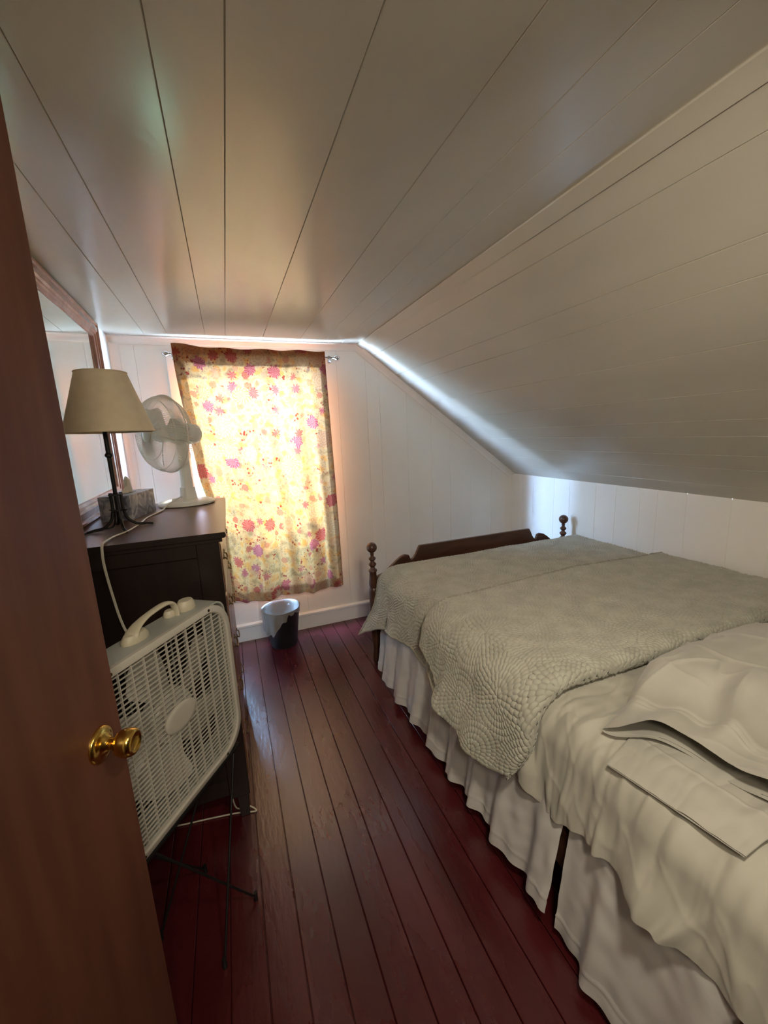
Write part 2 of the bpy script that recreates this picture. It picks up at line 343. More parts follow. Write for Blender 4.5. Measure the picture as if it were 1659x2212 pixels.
# ------------------------------------------------------------ the room
def grooved(bm, stops, end, fn, t=0.012, g=0.0035, depth=0.004):
    """a board surface with V-grooves: profile over s, extruded; fn(s, h, e) -> point, h = depth behind the face"""
    prof = [(0, 0)]
    for s in stops: prof += [(s - g / 2, 0), (s, depth), (s + g / 2, 0)]
    prof += [(end, 0)]
    A = [bm.verts.new(fn(s, h, 0)) for s, h in prof]; B = [bm.verts.new(fn(s, h, 1)) for s, h in prof]
    A2 = [bm.verts.new(fn(s, t, 0)) for s, h in prof]; B2 = [bm.verts.new(fn(s, t, 1)) for s, h in prof]
    for i in range(len(prof) - 1):
        bm.faces.new((A[i], A[i + 1], B[i + 1], B[i])); bm.faces.new((A2[i], B2[i], B2[i + 1], A2[i + 1]))
        bm.faces.new((A[i], A2[i], A2[i + 1], A[i + 1])); bm.faces.new((B[i], B[i + 1], B2[i + 1], B2[i]))
    bm.faces.new((A[0], B[0], B2[0], A2[0])); bm.faces.new((A[-1], A2[-1], B2[-1], B[-1]))

Y0 = -1.34   # the landing behind the viewer
bm = bmesh.new(); edges = [0.0 + 0.0]
xs = [-0.75 + 0.1 * k for k in range(33)]
for i, x in enumerate(xs):
    a, b = x + 0.0012, x + 0.0988; z = random.uniform(-0.0008, 0.0)
    r = 0.0018
    poly = [(a, -0.02), (a, z - r), (a + r, z), (b - r, z), (b, z - r), (b, -0.02)]
    prism(bm, poly, lambda p, q, d: (p, d, q), Y0, D + 0.05)
box(bm, -0.75, 2.55, Y0, D + 0.05, -0.03, -0.012)
struct('floor', bm, 'floor', 'dark red painted floorboards running towards the window')

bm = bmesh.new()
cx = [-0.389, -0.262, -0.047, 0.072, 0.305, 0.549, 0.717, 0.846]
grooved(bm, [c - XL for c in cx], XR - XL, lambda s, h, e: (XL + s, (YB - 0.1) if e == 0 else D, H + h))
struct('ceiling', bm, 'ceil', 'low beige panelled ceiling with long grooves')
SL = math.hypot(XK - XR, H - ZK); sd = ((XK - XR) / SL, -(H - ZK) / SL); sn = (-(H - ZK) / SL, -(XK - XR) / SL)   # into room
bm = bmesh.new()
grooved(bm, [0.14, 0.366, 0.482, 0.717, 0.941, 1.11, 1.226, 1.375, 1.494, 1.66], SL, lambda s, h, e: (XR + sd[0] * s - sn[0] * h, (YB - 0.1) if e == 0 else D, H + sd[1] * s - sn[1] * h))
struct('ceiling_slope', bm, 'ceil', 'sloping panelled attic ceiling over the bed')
# knee wall
bm = bmesh.new()
kn = sorted([1.109, 1.284, 1.506, 1.676, 1.786, 1.961, 2.122, 2.36, 2.52, 2.76, 2.9, 0.9, 0.78, 0.55, 0.31, 0.1, -0.12, -0.3, -0.55, -0.8, -1.0])
grooved(bm, [D - y for y in kn[::-1]], D - (YB - 0.1), lambda s, h, e: (XK + h, D - s, -0.01 if e == 0 else ZK))
struct('wall_right', bm, 'paint', 'short white panelled knee wall beside the bed')
# left wall
bm = bmesh.new(); box(bm, XL - 0.012, XL, YB - 0.1, D, -0.01, H)
struct('wall_left', bm, 'paint', 'white wall behind the chest of drawers')
# far wall of the landing behind the viewer, and the stub of wall the door hangs on
bm = bmesh.new()
prism(bm, [(XL, 0), (XK, 0), (XK, ZK), (XR, H), (XL, H)], lambda a, b, d: (a, d, b), YB - 0.1, YB)
struct('wall_back', bm, 'hall', 'dim wood panelled wall behind the viewer')
bm = bmesh.new(); box(bm, XL, -0.545, 0.0, 0.09, 0, H)
struct('wall_front', bm, 'paint', 'short stub of wall carrying the open door')
# end wall: segments of grooved board around the window opening
bm = bmesh.new()
def roofz(x): return H if x <= XR else H - (x - XR) / (XK - XR) * (H - ZK)
gx = sorted([-0.47, 0.097, 0.303, 0.475, 0.727 + 0.10, 1.05, 1.155, 1.384, 1.60, 1.78, 1.99, 2.2])
def endcol(x0, x1, z0, z1f):
    st = [x0] + [g for g in gx if x0 + 0.004 < g < x1 - 0.004] + [x1]
    prof = []
    for i, s in enumerate(st):
        if 0 < i < len(st) - 1: prof += [(s - 0.002, 0), (s, 0.0035), (s + 0.002, 0)]
        else: prof.append((s, 0))
    for (a, ha), (b, hb) in zip(prof[:-1], prof[1:]):
        za, zb = z1f(a), z1f(b)
        f = [bm.verts.new((a, D + ha, z0)), bm.verts.new((b, D + hb, z0)), bm.verts.new((b, D + hb, zb)), bm.verts.new((a, D + ha, za))]
        g = [bm.verts.new((v.co.x, D + 0.06, v.co.z)) for v in f]
        bm.faces.new(f); bm.faces.new(g[::-1])
        for k in range(4): bm.faces.new((f[k], g[k], g[(k + 1) % 4], f[(k + 1) % 4]))
endcol(XL - 0.01, WX0, -0.01, lambda x: H); endcol(WX0, WX1, -0.01, lambda x: WZ0); endcol(WX0, WX1, WZ1, lambda x: H)
endcol(WX1, XR, -0.01, roofz); endcol(XR, XK, -0.01, roofz)
struct('wall_end', bm, 'paint', 'white panelled gable wall with the window')

# window
bm = bmesh.new(); cw = 0.07
box(bm, WX0 - cw, WX0, D - 0.018, D, WZ0 - 0.03, WZ1 + cw); box(bm, WX1, WX1 + cw, D - 0.018, D, WZ0 - 0.03, WZ1 + cw)
box(bm, WX0, WX1, D - 0.018, D, WZ1, WZ1 + cw); box(bm, WX0 - cw, WX1 + cw, D - 0.014, D, WZ0 - 0.1, WZ0 - 0.03)
struct('trim_1', bm, 'trim', 'white window casing', bevel=0.003)
bm = bmesh.new(); f = 0.02
box(bm, WX0, WX0 + f, D + 0.03, D + 0.06, WZ0, WZ1); box(bm, WX1 - f, WX1, D + 0.03, D + 0.06, WZ0, WZ1)
box(bm, WX0 + f, WX1 - f, D + 0.03, D + 0.06, WZ0, WZ0 + f); box(bm, WX0 + f, WX1 - f, D + 0.03, D + 0.06, WZ1 - f, WZ1)
wf = struct('window_1', bm, 'trim', 'window behind the floral curtain')
bm = bmesh.new(); box(bm, WX0 + f, WX1 - f, D + 0.043, D + 0.046, WZ0 + f, WZ1 - f)
obj('window_glass', bm, 'glass', wf)
bm = bmesh.new(); box(bm, WX0 - 0.08, WX1 + 0.08, D - 0.028, D + 0.03, WZ0 - 0.022, WZ0)
obj('window_sill', bm, 'trim', wf, bevel=0.004)

# crown moulding: a concave cove on the end wall, along ceiling and slope, and down the left corner
def cove(bm, p0, p1, a, b, s=0.045, seg=6):
    """quarter cove between directions a and b (away from the corner) from p0 to p1"""
    a = Vector(a); b = Vector(b); p0 = Vector(p0); p1 = Vector(p1)
    prof = [(0, 0), (s, 0), (s, 0.006)]
    for k in range(1, seg): 
        t = k / seg * PI / 2; prof.append((s - (s - 0.006) * math.sin(t), s - (s - 0.006) * math.cos(t)))
    prof += [(0.006, s), (0, s)]
    A = [bm.verts.new(p0 + a * u + b * v) for u, v in prof]; B = [bm.verts.new(p1 + a * u + b * v) for u, v in prof]
    n = len(prof)
    for i in range(n): bm.faces.new((A[i], A[(i + 1) % n], B[(i + 1) % n], B[i]))
    bm.faces.new(A[::-1]); bm.faces.new(B)
bm = bmesh.new()
cove(bm, (XL, D, H), (XR, D, H), (0, -1, 0), (0, 0, -1))
cove(bm, (XR, D, H), (XK, D, ZK), (0, -1, 0), (sn[0], 0, sn[1]))
struct('trim_2', bm, 'trim', 'white cove moulding along the top of the gable wall')
bm = bmesh.new(); cove(bm, (XL, D, 0), (XL, D, H - 0.045), (1, 0, 0), (0, -1, 0), s=0.05)
struct('trim_3', bm, 'trim', 'white cove moulding down the left corner')
# flat batten where ceiling meets slope
bm = bmesh.new()
prism(bm, [(-0.004, 0.0), (-0.004, 0.009), (0.0, 0.012), (0.052, 0.008), (0.055, 0.0)], lambda s, h, d: (XR + sd[0] * s + sn[0] * h, d, H + sd[1] * s + sn[1] * h), YB, D - 0.03)
struct('trim_4', bm, 'ceil', 'flat batten along the ceiling break')
# baseboards
def base_poly(t=0.018, hgt=0.135):
    return [(0, 0), (t, 0), (t, hgt - 0.03), (t + 0.012, hgt - 0.022), (t + 0.012, hgt - 0.008), (t * 0.6, hgt), (0, hgt)]
bm = bmesh.new(); prism(bm, base_poly(), lambda a, b, d: (d, D - a, b), XL, XK)
struct('baseboard_end', bm, 'trim', 'white baseboard under the window')
bm = bmesh.new(); prism(bm, base_poly(0.014), lambda a, b, d: (XK - a, d, b), YB, D - 0.03)
struct('baseboard_right', bm, 'trim', 'white baseboard of the knee wall')
bm = bmesh.new(); prism(bm, base_poly(0.014, 0.12), lambda a, b, d: (XL + a, d, b), 0.10, D - 0.06)
struct('baseboard_left', bm, 'trim', 'white baseboard of the left wall')

# added leafy blocker, unseen outdoors, that keeps sun off the lower curtain
def add_sun_blocker():
    bm = bmesh.new()
    for k in range(1500):
        x = random.uniform(-1.6, 2.2); top = 1.37 + 0.08 * math.sin(x * 5 + 1) + 0.06 * math.sin(x * 13)
        z = top - abs(random.gauss(0, 0.35)) ; z = max(z, -0.5); y = 4.0 + random.uniform(-0.25, 0.35)
        a, b, c = (random.uniform(0, PI) for _ in range(3)); s = random.uniform(0.05, 0.10)
        Mx = Matrix.Translation((x, y, z)) @ Matrix.Rotation(a, 4, 'X') @ Matrix.Rotation(b, 4, 'Y') @ Matrix.Rotation(c, 4, 'Z')
        vs = [bm.verts.new(Mx @ Vector(q)) for q in ((-s, 0, 0), (0, s * .5, 0), (s, 0, 0), (0, -s * .5, 0))]
        bm.faces.new(vs)
    box(bm, -1.7, 2.3, 3.95, 4.15, -0.6, 1.28)
    o = obj('sun_blocker', bm, 'leaf'); tag(o, 'added unseen leafy screen outside that shades the lower curtain', 'sun_blocker', kind='stuff')
add_sun_blocker()

# ------------------------------------------------------------ open door with brass knob
kdir = Vector((0.31, 0.951, 0)).normalized(); kn_ = Vector((kdir.y, -kdir.x, 0))
E = Vector((-0.261, 0.88, 0)); 
root = Matrix.Translation(E) @ Matrix((kdir, -kn_, Vector((0, 0, 1)))).transposed().to_4x4()     # local x along leaf, y away from the viewer
dr = bpy.data.objects.new('door_1', None); C.objects.link(dr); dr.location = E
dr['kind'] = 'structure'; dr['label'] = 'open reddish brown flush door'; dr['category'] = 'door'
bm = bmesh.new(); box(bm, -0.76, 0, 0, 0.035, 0.012, 2.06, root); obj('door_leaf', bm, 'door', dr, bevel=0.002)
kz = 0.949; KM = root @ Matrix.Translation((-0.064, 0, kz)) @ Matrix.Rotation(PI / 2, 4, 'X')   # +z points to the viewer
bm = bmesh.new(); lathe(bm, [(0.0, 0), (0.0335, 0), (0.0335, 0.003), (0.031, 0.006), (0.024, 0.0085), (0.0165, 0.011), (0.013, 0.017), (0.012, 0.018)], 48, KM)
ro = obj('door_rosette', bm, 'brass', dr, smooth=True)
bm = bmesh.new(); lathe(bm, [(0.010, 0.015), (0.0105, 0.024), (0.012, 0.028), (0.017, 0.031), (0.0225, 0.036), (0.0255, 0.044), (0.0262, 0.052), (0.0245, 0.060), (0.0215, 0.0645), (0.018, 0.0655), (0.015, 0.0625), (0.010, 0.0605), (0.0, 0.060)], 48, KM)
obj('door_knob', bm, 'brass', dr, smooth=True)

# ------------------------------------------------------------ chest of drawers
t = thing('chest_of_drawers', 'tall dark wood chest of drawers against the left wall', 'chest of drawers', (-0.31, 1.955, 0))
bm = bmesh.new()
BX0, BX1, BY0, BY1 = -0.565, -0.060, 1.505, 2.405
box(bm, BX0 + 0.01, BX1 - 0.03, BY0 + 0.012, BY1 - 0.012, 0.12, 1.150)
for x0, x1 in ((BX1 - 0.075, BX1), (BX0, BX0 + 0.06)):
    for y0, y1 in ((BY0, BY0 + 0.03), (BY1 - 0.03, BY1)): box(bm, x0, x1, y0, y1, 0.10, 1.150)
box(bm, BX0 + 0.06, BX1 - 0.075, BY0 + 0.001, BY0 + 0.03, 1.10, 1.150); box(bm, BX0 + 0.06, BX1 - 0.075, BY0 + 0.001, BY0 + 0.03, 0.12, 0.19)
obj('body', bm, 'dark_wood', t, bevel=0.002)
bm = bmesh.new()
prism(bm, [(BX0 - 0.003, 1.165), (BX1 + 0.020, 1.165), (BX1 + 0.026, 1.171), (BX1 + 0.026, 1.181), (BX1 + 0.021, 1.185), (BX0 - 0.003, 1.185)], lambda a, b, d: (a, d, b), BY0 - 0.016, BY1 + 0.016)
box(bm, BX0, BX1 + 0.012, BY0 - 0.006, BY1 + 0.006, 1.150, 1.165)
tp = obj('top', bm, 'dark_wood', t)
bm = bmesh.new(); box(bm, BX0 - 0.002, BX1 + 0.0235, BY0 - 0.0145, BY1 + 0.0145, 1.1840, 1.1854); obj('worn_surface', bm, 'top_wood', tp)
for x in (BX1 - 0.05, BX0 + 0.02):
    for y in (BY0 + 0.004, BY1 - 0.044):
        bm = bmesh.new(); vs = box(bm, x, x + 0.045, y, y + 0.04, 0, 0.10)
        for v in vs:
            if v.co.z < 0.01: v.co.x += 0.006 if v.co.x < x + 0.02 else -0.004
        obj('leg', bm, 'dark_wood', t, bevel=0.002)
zs = [0.14, 0.355, 0.565, 0.755, 0.94, 1.14]
for i in range(5):
    z0, z1 = zs[i] + 0.006, zs[i + 1] - 0.006
    bm = bmesh.new(); box(bm, BX1 - 0.03, BX1 + 0.004, BY0 + 0.035, BY1 - 0.035, z0, z1); d = obj('drawer', bm, 'drawer_wood', t, bevel=0.004)
    for yy in (BY0 + 0.2, BY1 - 0.2):
        bm = bmesh.new(); zc = (z0 + z1) / 2
        tube(bm, bez([(BX1 + 0.003, yy - 0.04, zc + 0.01), (BX1 + 0.015, yy - 0.035, zc), (BX1 + 0.017, yy, zc - 0.012), (BX1 + 0.015, yy + 0.035, zc), (BX1 + 0.003, yy + 0.04, zc + 0.01)], 6), 0.003, 8)
        for s in (-0.04, 0.04): lathe(bm, [(0.011, 0), (0.011, 0.003), (0.006, 0.006)], 14, Matrix.Translation((BX1 + 0.003, yy + s, zc + 0.01)) @ Matrix.Rotation(PI / 2, 4, 'Y'))
        obj('drawer_pull', bm, 'old_brass', d, smooth=True)

# ------------------------------------------------------------ mirror
t = thing('wall_mirror', 'large mirror in a ribbed reddish wood frame standing over the chest of drawers', 'mirror', (-0.58, 2.2, 1.187))
dv = Vector((0.028, -0.9996, 0)).normalized(); far = Vector((-0.5985, 2.72, 0)); nv = Vector((0.9996, 0.028, 0)).normalized()
MZ0, MZ1, ML = 1.187, 2.150, 1.16
def mp_(s, z, h): q = far + dv * s + nv * h; return (q.x, q.y, z)
fp = [(0.0, 0.0), (0.0, 0.020), (0.006, 0.027), (0.016, 0.027), (0.020, 0.021), (0.027, 0.021), (0.031, 0.026), (0.056, 0.030), (0.062, 0.023), (0.070, 0.022), (0.074, 0.017), (0.085, 0.014), (0.088, 0.008), (0.088, 0.0)]
bm = bmesh.new(); n = len(fp); cor = []
for (cs, cz, ds, dz) in ((0, MZ0, 1, 1), (ML, MZ0, -1, 1), (ML, MZ1, -1, -1), (0, MZ1, 1, -1)):
    cor.append([bm.verts.new(mp_(cs + ds * a, cz + dz * a, h)) for a, h in fp])
for k in range(4):
    A, B = cor[k], cor[(k + 1) % 4]
    for i in range(n): bm.faces.new((A[i], A[(i + 1) % n], B[(i + 1) % n], B[i]))
obj('mirror_frame', bm, 'frame_wood', t, smooth=False)
bm = bmesh.new()
g = [bm.verts.new(mp_(a, z, h)) for h in (0.002, 0.008) for a, z in ((0.08, MZ0 + 0.08), (ML - 0.08, MZ0 + 0.08), (ML - 0.08, MZ1 - 0.08), (0.08, MZ1 - 0.08))]
for q in ((0, 1, 2, 3), (4, 7, 6, 5), (0, 4, 5, 1), (1, 5, 6, 2), (2, 6, 7, 3), (3, 7, 4, 0)): bm.faces.new([g[i] for i in q])
obj('mirror_glass', bm, 'mirror', t)

# ------------------------------------------------------------ table lamp
ZT = 1.1858; LX, LY = -0.405, 1.765
t = thing('table_lamp', 'black wrought metal table lamp with plain cream cone shade', 'lamp', (LX, LY, ZT))
bm = bmesh.new()
lathe(bm, [(0.007, 0.085), (0.008, 0.30), (0.0075, 0.42)], 14, Matrix.Translation((LX, LY, ZT)))
lathe(bm, [(0.008, 0.20), (0.013, 0.205), (0.013, 0.212), (0.008, 0.218)], 14, Matrix.Translation((LX, LY, ZT + 0.07)))
obj('pole', bm, 'black_metal', t, smooth=True)
for k in range(4):
    a = math.radians(-70 + 90 * k); c, s = math.cos(a), math.sin(a)
    bm = bmesh.new()
    pr = [(0.017, 0.140), (0.0165, 0.10), (0.018, 0.070), (0.028, 0.036), (0.055, 0.013), (0.085, 0.009), (0.108, 0.004)]
    tube(bm, bez([(LX + c * r, LY + s * r, ZT + z) for r, z in pr], 6), [0.0055] * 30 + [0.0045] * 7, 8)
    obj('leg', bm, 'black_metal', t, smooth=True)
bm = bmesh.new()
lathe(bm, [(0.017, 0.128), (0.024, 0.129), (0.024, 0.134), (0.017, 0.136)], 20, Matrix.Translation((LX, LY, ZT)))
obj('collar', bm, 'black_metal', t, smooth=True); bm = bmesh.new()
lathe(bm, [(0.018, 0.070), (0.022, 0.071), (0.022, 0.076), (0.018, 0.077)], 20, Matrix.Translation((LX, LY, ZT)))
for k in range(4):
    a = math.radians(-25 + 90 * k); tube(bm, [(LX + math.cos(a) * 0.018, LY + math.sin(a) * 0.018, ZT + 0.074), (LX + math.cos(a) * 0.036, LY + math.sin(a) * 0.036, ZT + 0.074)], [0.004, 0.0015], 6)
obj('collar', bm, 'black_metal', t, smooth=True)
bm = bmesh.new()
SM = Matrix.Translation((LX + 0.018, LY, ZT - 0.006))
lathe(bm, [(0.143, 0.366), (0.144, 0.368), (0.0785, 0.578), (0.0765, 0.578), (0.1415, 0.368)], 64, SM, False, False)
sh = obj('lamp_shade', bm, 'shade', t, smooth=True)
for zz, rr in ((0.369, 0.1442), (0.576, 0.0798)):
    bm = bmesh.new(); tube(bm, [(LX + 0.018 + rr * math.cos(2 * PI * k / 64), LY + rr * math.sin(2 * PI * k / 64), ZT - 0.006 + zz) for k in range(64)], 0.0022, 6, closed=True)
    obj('shade_trim', bm, 'shade', sh, smooth=True)
bm = bmesh.new(); lathe(bm, [(0.012, 0.40), (0.014, 0.41), (0.014, 0.45), (0.010, 0.46)], 16, Matrix.Translation((LX + 0.003, LY, ZT)))
for a in (0, 2.09, 4.19): tube(bm, [(LX + 0.018, LY, ZT + 0.556), (LX + 0.018 + 0.077 * math.cos(a), LY + 0.077 * math.sin(a), ZT + 0.566)], 0.0015, 6)
tube(bm, [(LX + 0.006, LY, ZT + 0.455), (LX + 0.018, LY, ZT + 0.558)], 0.003, 6)
obj('socket', bm, 'black_metal', t, smooth=True)
bm = bmesh.new(); tube(bm, bez([(LX - 0.01, LY, ZT + 0.075), (LX - 0.03, LY + 0.03, ZT + 0.01), (LX - 0.07, LY + 0.02, ZT + 0.004), (LX - 0.11, LY - 0.06, ZT + 0.004), (LX - 0.14, LY - 0.12, ZT + 0.004)], 8), 0.0028, 6)
obj('lamp_cord', bm, 'black_metal', t, smooth=True)

# ------------------------------------------------------------ tissue box
TA = math.atan2(0.24, 0.055); TBc = Vector((-0.432, 2.078, ZT))
t = thing('tissue_box', 'grey patterned tissue box behind the lamp', 'tissue box', TBc)
TM = Matrix.Translation(TBc) @ Matrix.Rotation(TA, 4, 'Z')
bm = bmesh.new(); box(bm, -0.122, 0.122, -0.062, 0.062, 0, 0.105, TM); obj('carton', bm, 'carton', t, bevel=0.0015)
bm = bmesh.new(); lathe(bm, [(0.001, 0), (0.055, 0.0)], 32, TM @ Matrix.Translation((0, 0, 0.1057)) @ Matrix.Diagonal((1.2, 0.5, 1, 1)), False, False)
obj('opening', bm, 'screw', t)
nu, nv_ = 26, 22; uu, vv = np.meshgrid(np.linspace(-1, 1, nu), np.linspace(0, 1, nv_), indexing='ij')
X = uu * (0.035 - 0.012 * vv) + 0.012 * vv; Yy = 0.014 * np.sin(uu * 5 + vv * 2) * (1 - 0.3 * vv); Z = 0.096 + vv * (0.075 - 0.035 * uu ** 2 + 0.008 * np.sin(uu * 9))
P = np.stack([X, Yy, Z], -1); A = np.array(TM)[:3]; P = P @ A[:, :3].T + A[:, 3]
grid('tissue', P, 'tissue', t)

# ------------------------------------------------------------ white table fan
FX, FY = -0.218, 2.292
t = thing('table_fan', 'small white round cage table fan on the chest of drawers', 'fan', (FX, FY, ZT))
bm = bmesh.new(); lathe(bm, [(0.128, 0.0), (0.134, 0.004), (0.134, 0.012), (0.126, 0.020), (0.10, 0.024), (0.05, 0.026), (0.0, 0.027)], 56, Matrix.Translation((FX, FY, ZT)) @ Matrix.Diagonal((1.0, 0.88, 1, 1)))
obj('base', bm, 'white_plastic', t, smooth=True)
fn = Vector((-0.80, -0.60, 0)); fs = Vector((-fn.y, fn.x, 0)); fs = Vector((0.60, -0.80, 0))
piv = Vector((FX + 0.010, FY + 0.016, 0))
bm = bmesh.new()
def rbox(bm, c, hx, hy, z0, z1, k0=1.0, k1=1.0, seg=20):
    """superellipse column"""
    rings = []
    for z, k in ((z0, k0), (z1, k1)):
        ring = []
        for i in range(seg):
            a = 2 * PI * i / seg; ca, sa = math.cos(a), math.sin(a)
            px = hx * k * abs(ca) ** 0.5 * (1 if ca >= 0 else -1); py = hy * k * abs(sa) ** 0.5 * (1 if sa >= 0 else -1)
            q = Vector((c.x, c.y, 0)) + fn * px + fs * py; ring.append(bm.verts.new((q.x, q.y, z)))
        rings.append(ring)
    for i in range(seg): bm.faces.new((rings[0][i], rings[0][(i + 1) % seg], rings[1][(i + 1) % seg], rings[1][i]))
    bm.faces.new(rings[0][::-1]); bm.faces.new(rings[1])
rbox(bm, piv, 0.034, 0.034, ZT + 0.022, ZT + 0.085, 1.05, 0.9)
rbox(bm, piv, 0.025, 0.025, ZT + 0.080, ZT + 0.31, 1.0, 0.80)
obj('column', bm, 'white_plastic', t, smooth=True)
bm = bmesh.new(); rbox(bm, piv + fn * 0.06, 0.03, 0.022, ZT + 0.018, ZT + 0.036, 1.0, 0.8)
obj('switch_panel', bm, 'white_plastic', t, smooth=True)
FZ = ZT + 0.355
FM = Matrix.Translation((piv.x, piv.y, FZ)) @ Matrix((Vector((fs.x, fs.y, 0)), Vector((0, 0, 1)), fn)).transposed().to_4x4()   # +z = blowing direction
bm = bmesh.new(); lathe(bm, [(0.0, -0.105), (0.030, -0.102), (0.047, -0.088), (0.053, -0.06), (0.054, 0.02), (0.045, 0.045), (0.0, 0.046)], 36, FM)
obj('motor_housing', bm, 'white_plastic', t, smooth=True)
rr = 0.184; rz = 0.078
def fpt(r, a, z): return FM @ Vector((r * math.cos(a), r * math.sin(a), z))
bm = bmesh.new()
for k in range(96):
    a = 2 * PI * k / 96
    pr = [(0.030, rz + 0.090), (0.075, rz + 0.088), (0.12, rz + 0.080), (0.155, rz + 0.062), (0.178, rz + 0.030), (rr, rz)]
    tube(bm, [fpt(r, a + 0.30 * (1 - i / 5), z) for i, (r, z) in enumerate(pr)], 0.0013, 4, cap=False)
for r, z in ((0.118, rz + 0.0808), (0.168, rz + 0.046)): tube(bm, [fpt(r, 2 * PI * k / 64, z) for k in range(64)], 0.0015, 6, closed=True)
fg = obj('front_guard', bm, 'white_plastic', t)
bm = bmesh.new()
for k in range(96):
    a = 2 * PI * k / 96
    pr = [(0.055, rz - 0.072), (0.11, rz - 0.066), (0.16, rz - 0.045), (rr, rz - 0.004)]
    tube(bm, [fpt(r, a - 0.2 * (1 - i / 3), z) for i, (r, z) in enumerate(pr)], 0.0013, 4, cap=False)
obj('rear_guard', bm, 'white_plastic', t)
bm = bmesh.new(); tube(bm, [fpt(rr + 0.001, 2 * PI * k / 80, rz - 0.002) for k in range(80)], 0.0035, 8, closed=True); obj('guard_rim', bm, 'white_plastic', t, smooth=True)
bm = bmesh.new(); lathe(bm, [(0.034, rz + 0.088), (0.034, rz + 0.093), (0.028, rz + 0.096), (0.0, rz + 0.097)], 32, FM); obj('badge', bm, 'white_plastic', fg, smooth=True)
def blade_mesh(bm, r0, r1, width, n, FMx, zc, pitch, seg=10):
    for k in range(n):
        a0 = 2 * PI * k / n; rows = []
        for i in range(seg + 1):
            r = r0 + (r1 - r0) * i / seg; s = i / seg; wd = width * (0.55 + 0.75 * s) * math.sqrt(max(0.02, 1 - (max(0, s - 0.75) / 0.25) ** 2 * 0.9)); row = []
            for j in range(7):
                q = (j / 6 - 0.5) * wd; row.append((r, q / r + a0 + 0.25 * s, zc + q * pitch))
            rows.append(row)
        for dz in (0, 0.0018):
            V = [[bm.verts.new(FMx @ Vector((r * math.cos(a), r * math.sin(a), z + dz))) for r, a, z in row] for row in rows]
            for i in range(seg):
                for j in range(6): bm.faces.new((V[i][j], V[i][j + 1], V[i + 1][j + 1], V[i + 1][j]))
bm = bmesh.new(); lathe(bm, [(0.0, rz + 0.05), (0.030, rz + 0.046), (0.036, rz + 0.03), (0.036, rz - 0.04), (0.0, rz - 0.04)], 28, FM); blade_mesh(bm, 0.034, 0.160, 0.085, 3, FM, rz + 0.005, 0.5)
obj('fan_blades', bm, 'white_plastic', t, smooth=True)
bm = bmesh.new(); tube(bm, [(piv.x, piv.y, FZ + 0.05), (piv.x, piv.y, FZ + 0.066)], 0.005, 8); tube(bm, [(piv.x, piv.y, FZ + 0.064), (piv.x, piv.y, FZ + 0.070)], 0.009, 10)
obj('oscillation_knob', bm, 'white_plastic', t, smooth=True)
# its cord, lying over the chest top and down the side
bm = bmesh.new()
cpts = [(FX - 0.02, FY - 0.03, ZT + 0.045), (FX - 0.075, FY - 0.10, ZT + 0.020), (-0.312, 2.12, ZT + 0.0045), (-0.348, 1.95, ZT + 0.0045), (-0.352, 1.82, ZT + 0.0045), (-0.366, 1.68, ZT + 0.006), (-0.394, 1.60, ZT + 0.006), (-0.402, 1.53, ZT + 0.006), (-0.402, 1.492, ZT + 0.004), (-0.402, 1.478, ZT - 0.02), (-0.404, 1.482, 1.12), (-0.399, 1.492, 1.02), (-0.386, 1.495, 0.91), (-0.35, 1.496, 0.75), (-0.37, 1.496, 0.5), (-0.42, 1.49, 0.2), (-0.46, 1.49, 0.006)]
tube(bm, bez(cpts, 10), 0.0042, 8, flat=0.7)
obj('power_cord', bm, 'cord', t, smooth=True)

# ------------------------------------------------------------ box fan on a black stand
FR = Vector((-0.051, 1.376, 0)); fd = Vector((0.574, 0.819, 0)).normalized(); fN = Vector((fd.y, -fd.x, 0)); S = 0.535; Z0 = 0.46
FL = FR - fd * S
BM_ = Matrix.Translation(FL + Vector((0, 0, Z0))) @ Matrix((fd, -fN, Vector((0, 0, 1)))).transposed().to_4x4()   # x along face, y behind, z up
ctr = FL + fd * S / 2
t = thing('box_fan', 'square white box fan with grid grille beside the door', 'fan', (ctr.x, ctr.y, Z0))
def rrect(x0, x1, z0, z1, r, n=8):
    out = []
    for cx_, cz_, a0 in ((x1 - r, z1 - r, 0), (x0 + r, z1 - r, 90), (x0 + r, z0 + r, 180), (x1 - r, z0 + r, 270)):
        for k in range(n + 1):
            a = math.radians(a0 + 90 * k / n); out.append((cx_ + r * math.cos(a), cz_ + r * math.sin(a)))
    return out
def ringloft(bm, outer, loops, Mx):
    """loops: list of (poly, y) joined in order, closing back to the first"""
    V = [[bm.verts.new(Mx @ Vector((a, y, b))) for a, b in poly] for poly, y in loops]; n = len(V[0])
    for i in range(len(V)):
        A, B = V[i], V[(i + 1) % len(V)]
        for k in range(n): bm.faces.new((A[k], A[(k + 1) % n], B[(k + 1) % n], B[k]))
bm = bmesh.new(); o_ = rrect(0.004, S - 0.004, 0.004, S - 0.004, 0.045); i_ = rrect(0.010, S - 0.010, 0.010, S - 0.010, 0.040)
ringloft(bm, None, [(o_, 0.012), (o_, 0.105), (i_, 0.105), (i_, 0.012)], BM_)
obj('housing', bm, 'grey_metal', t, smooth=True)
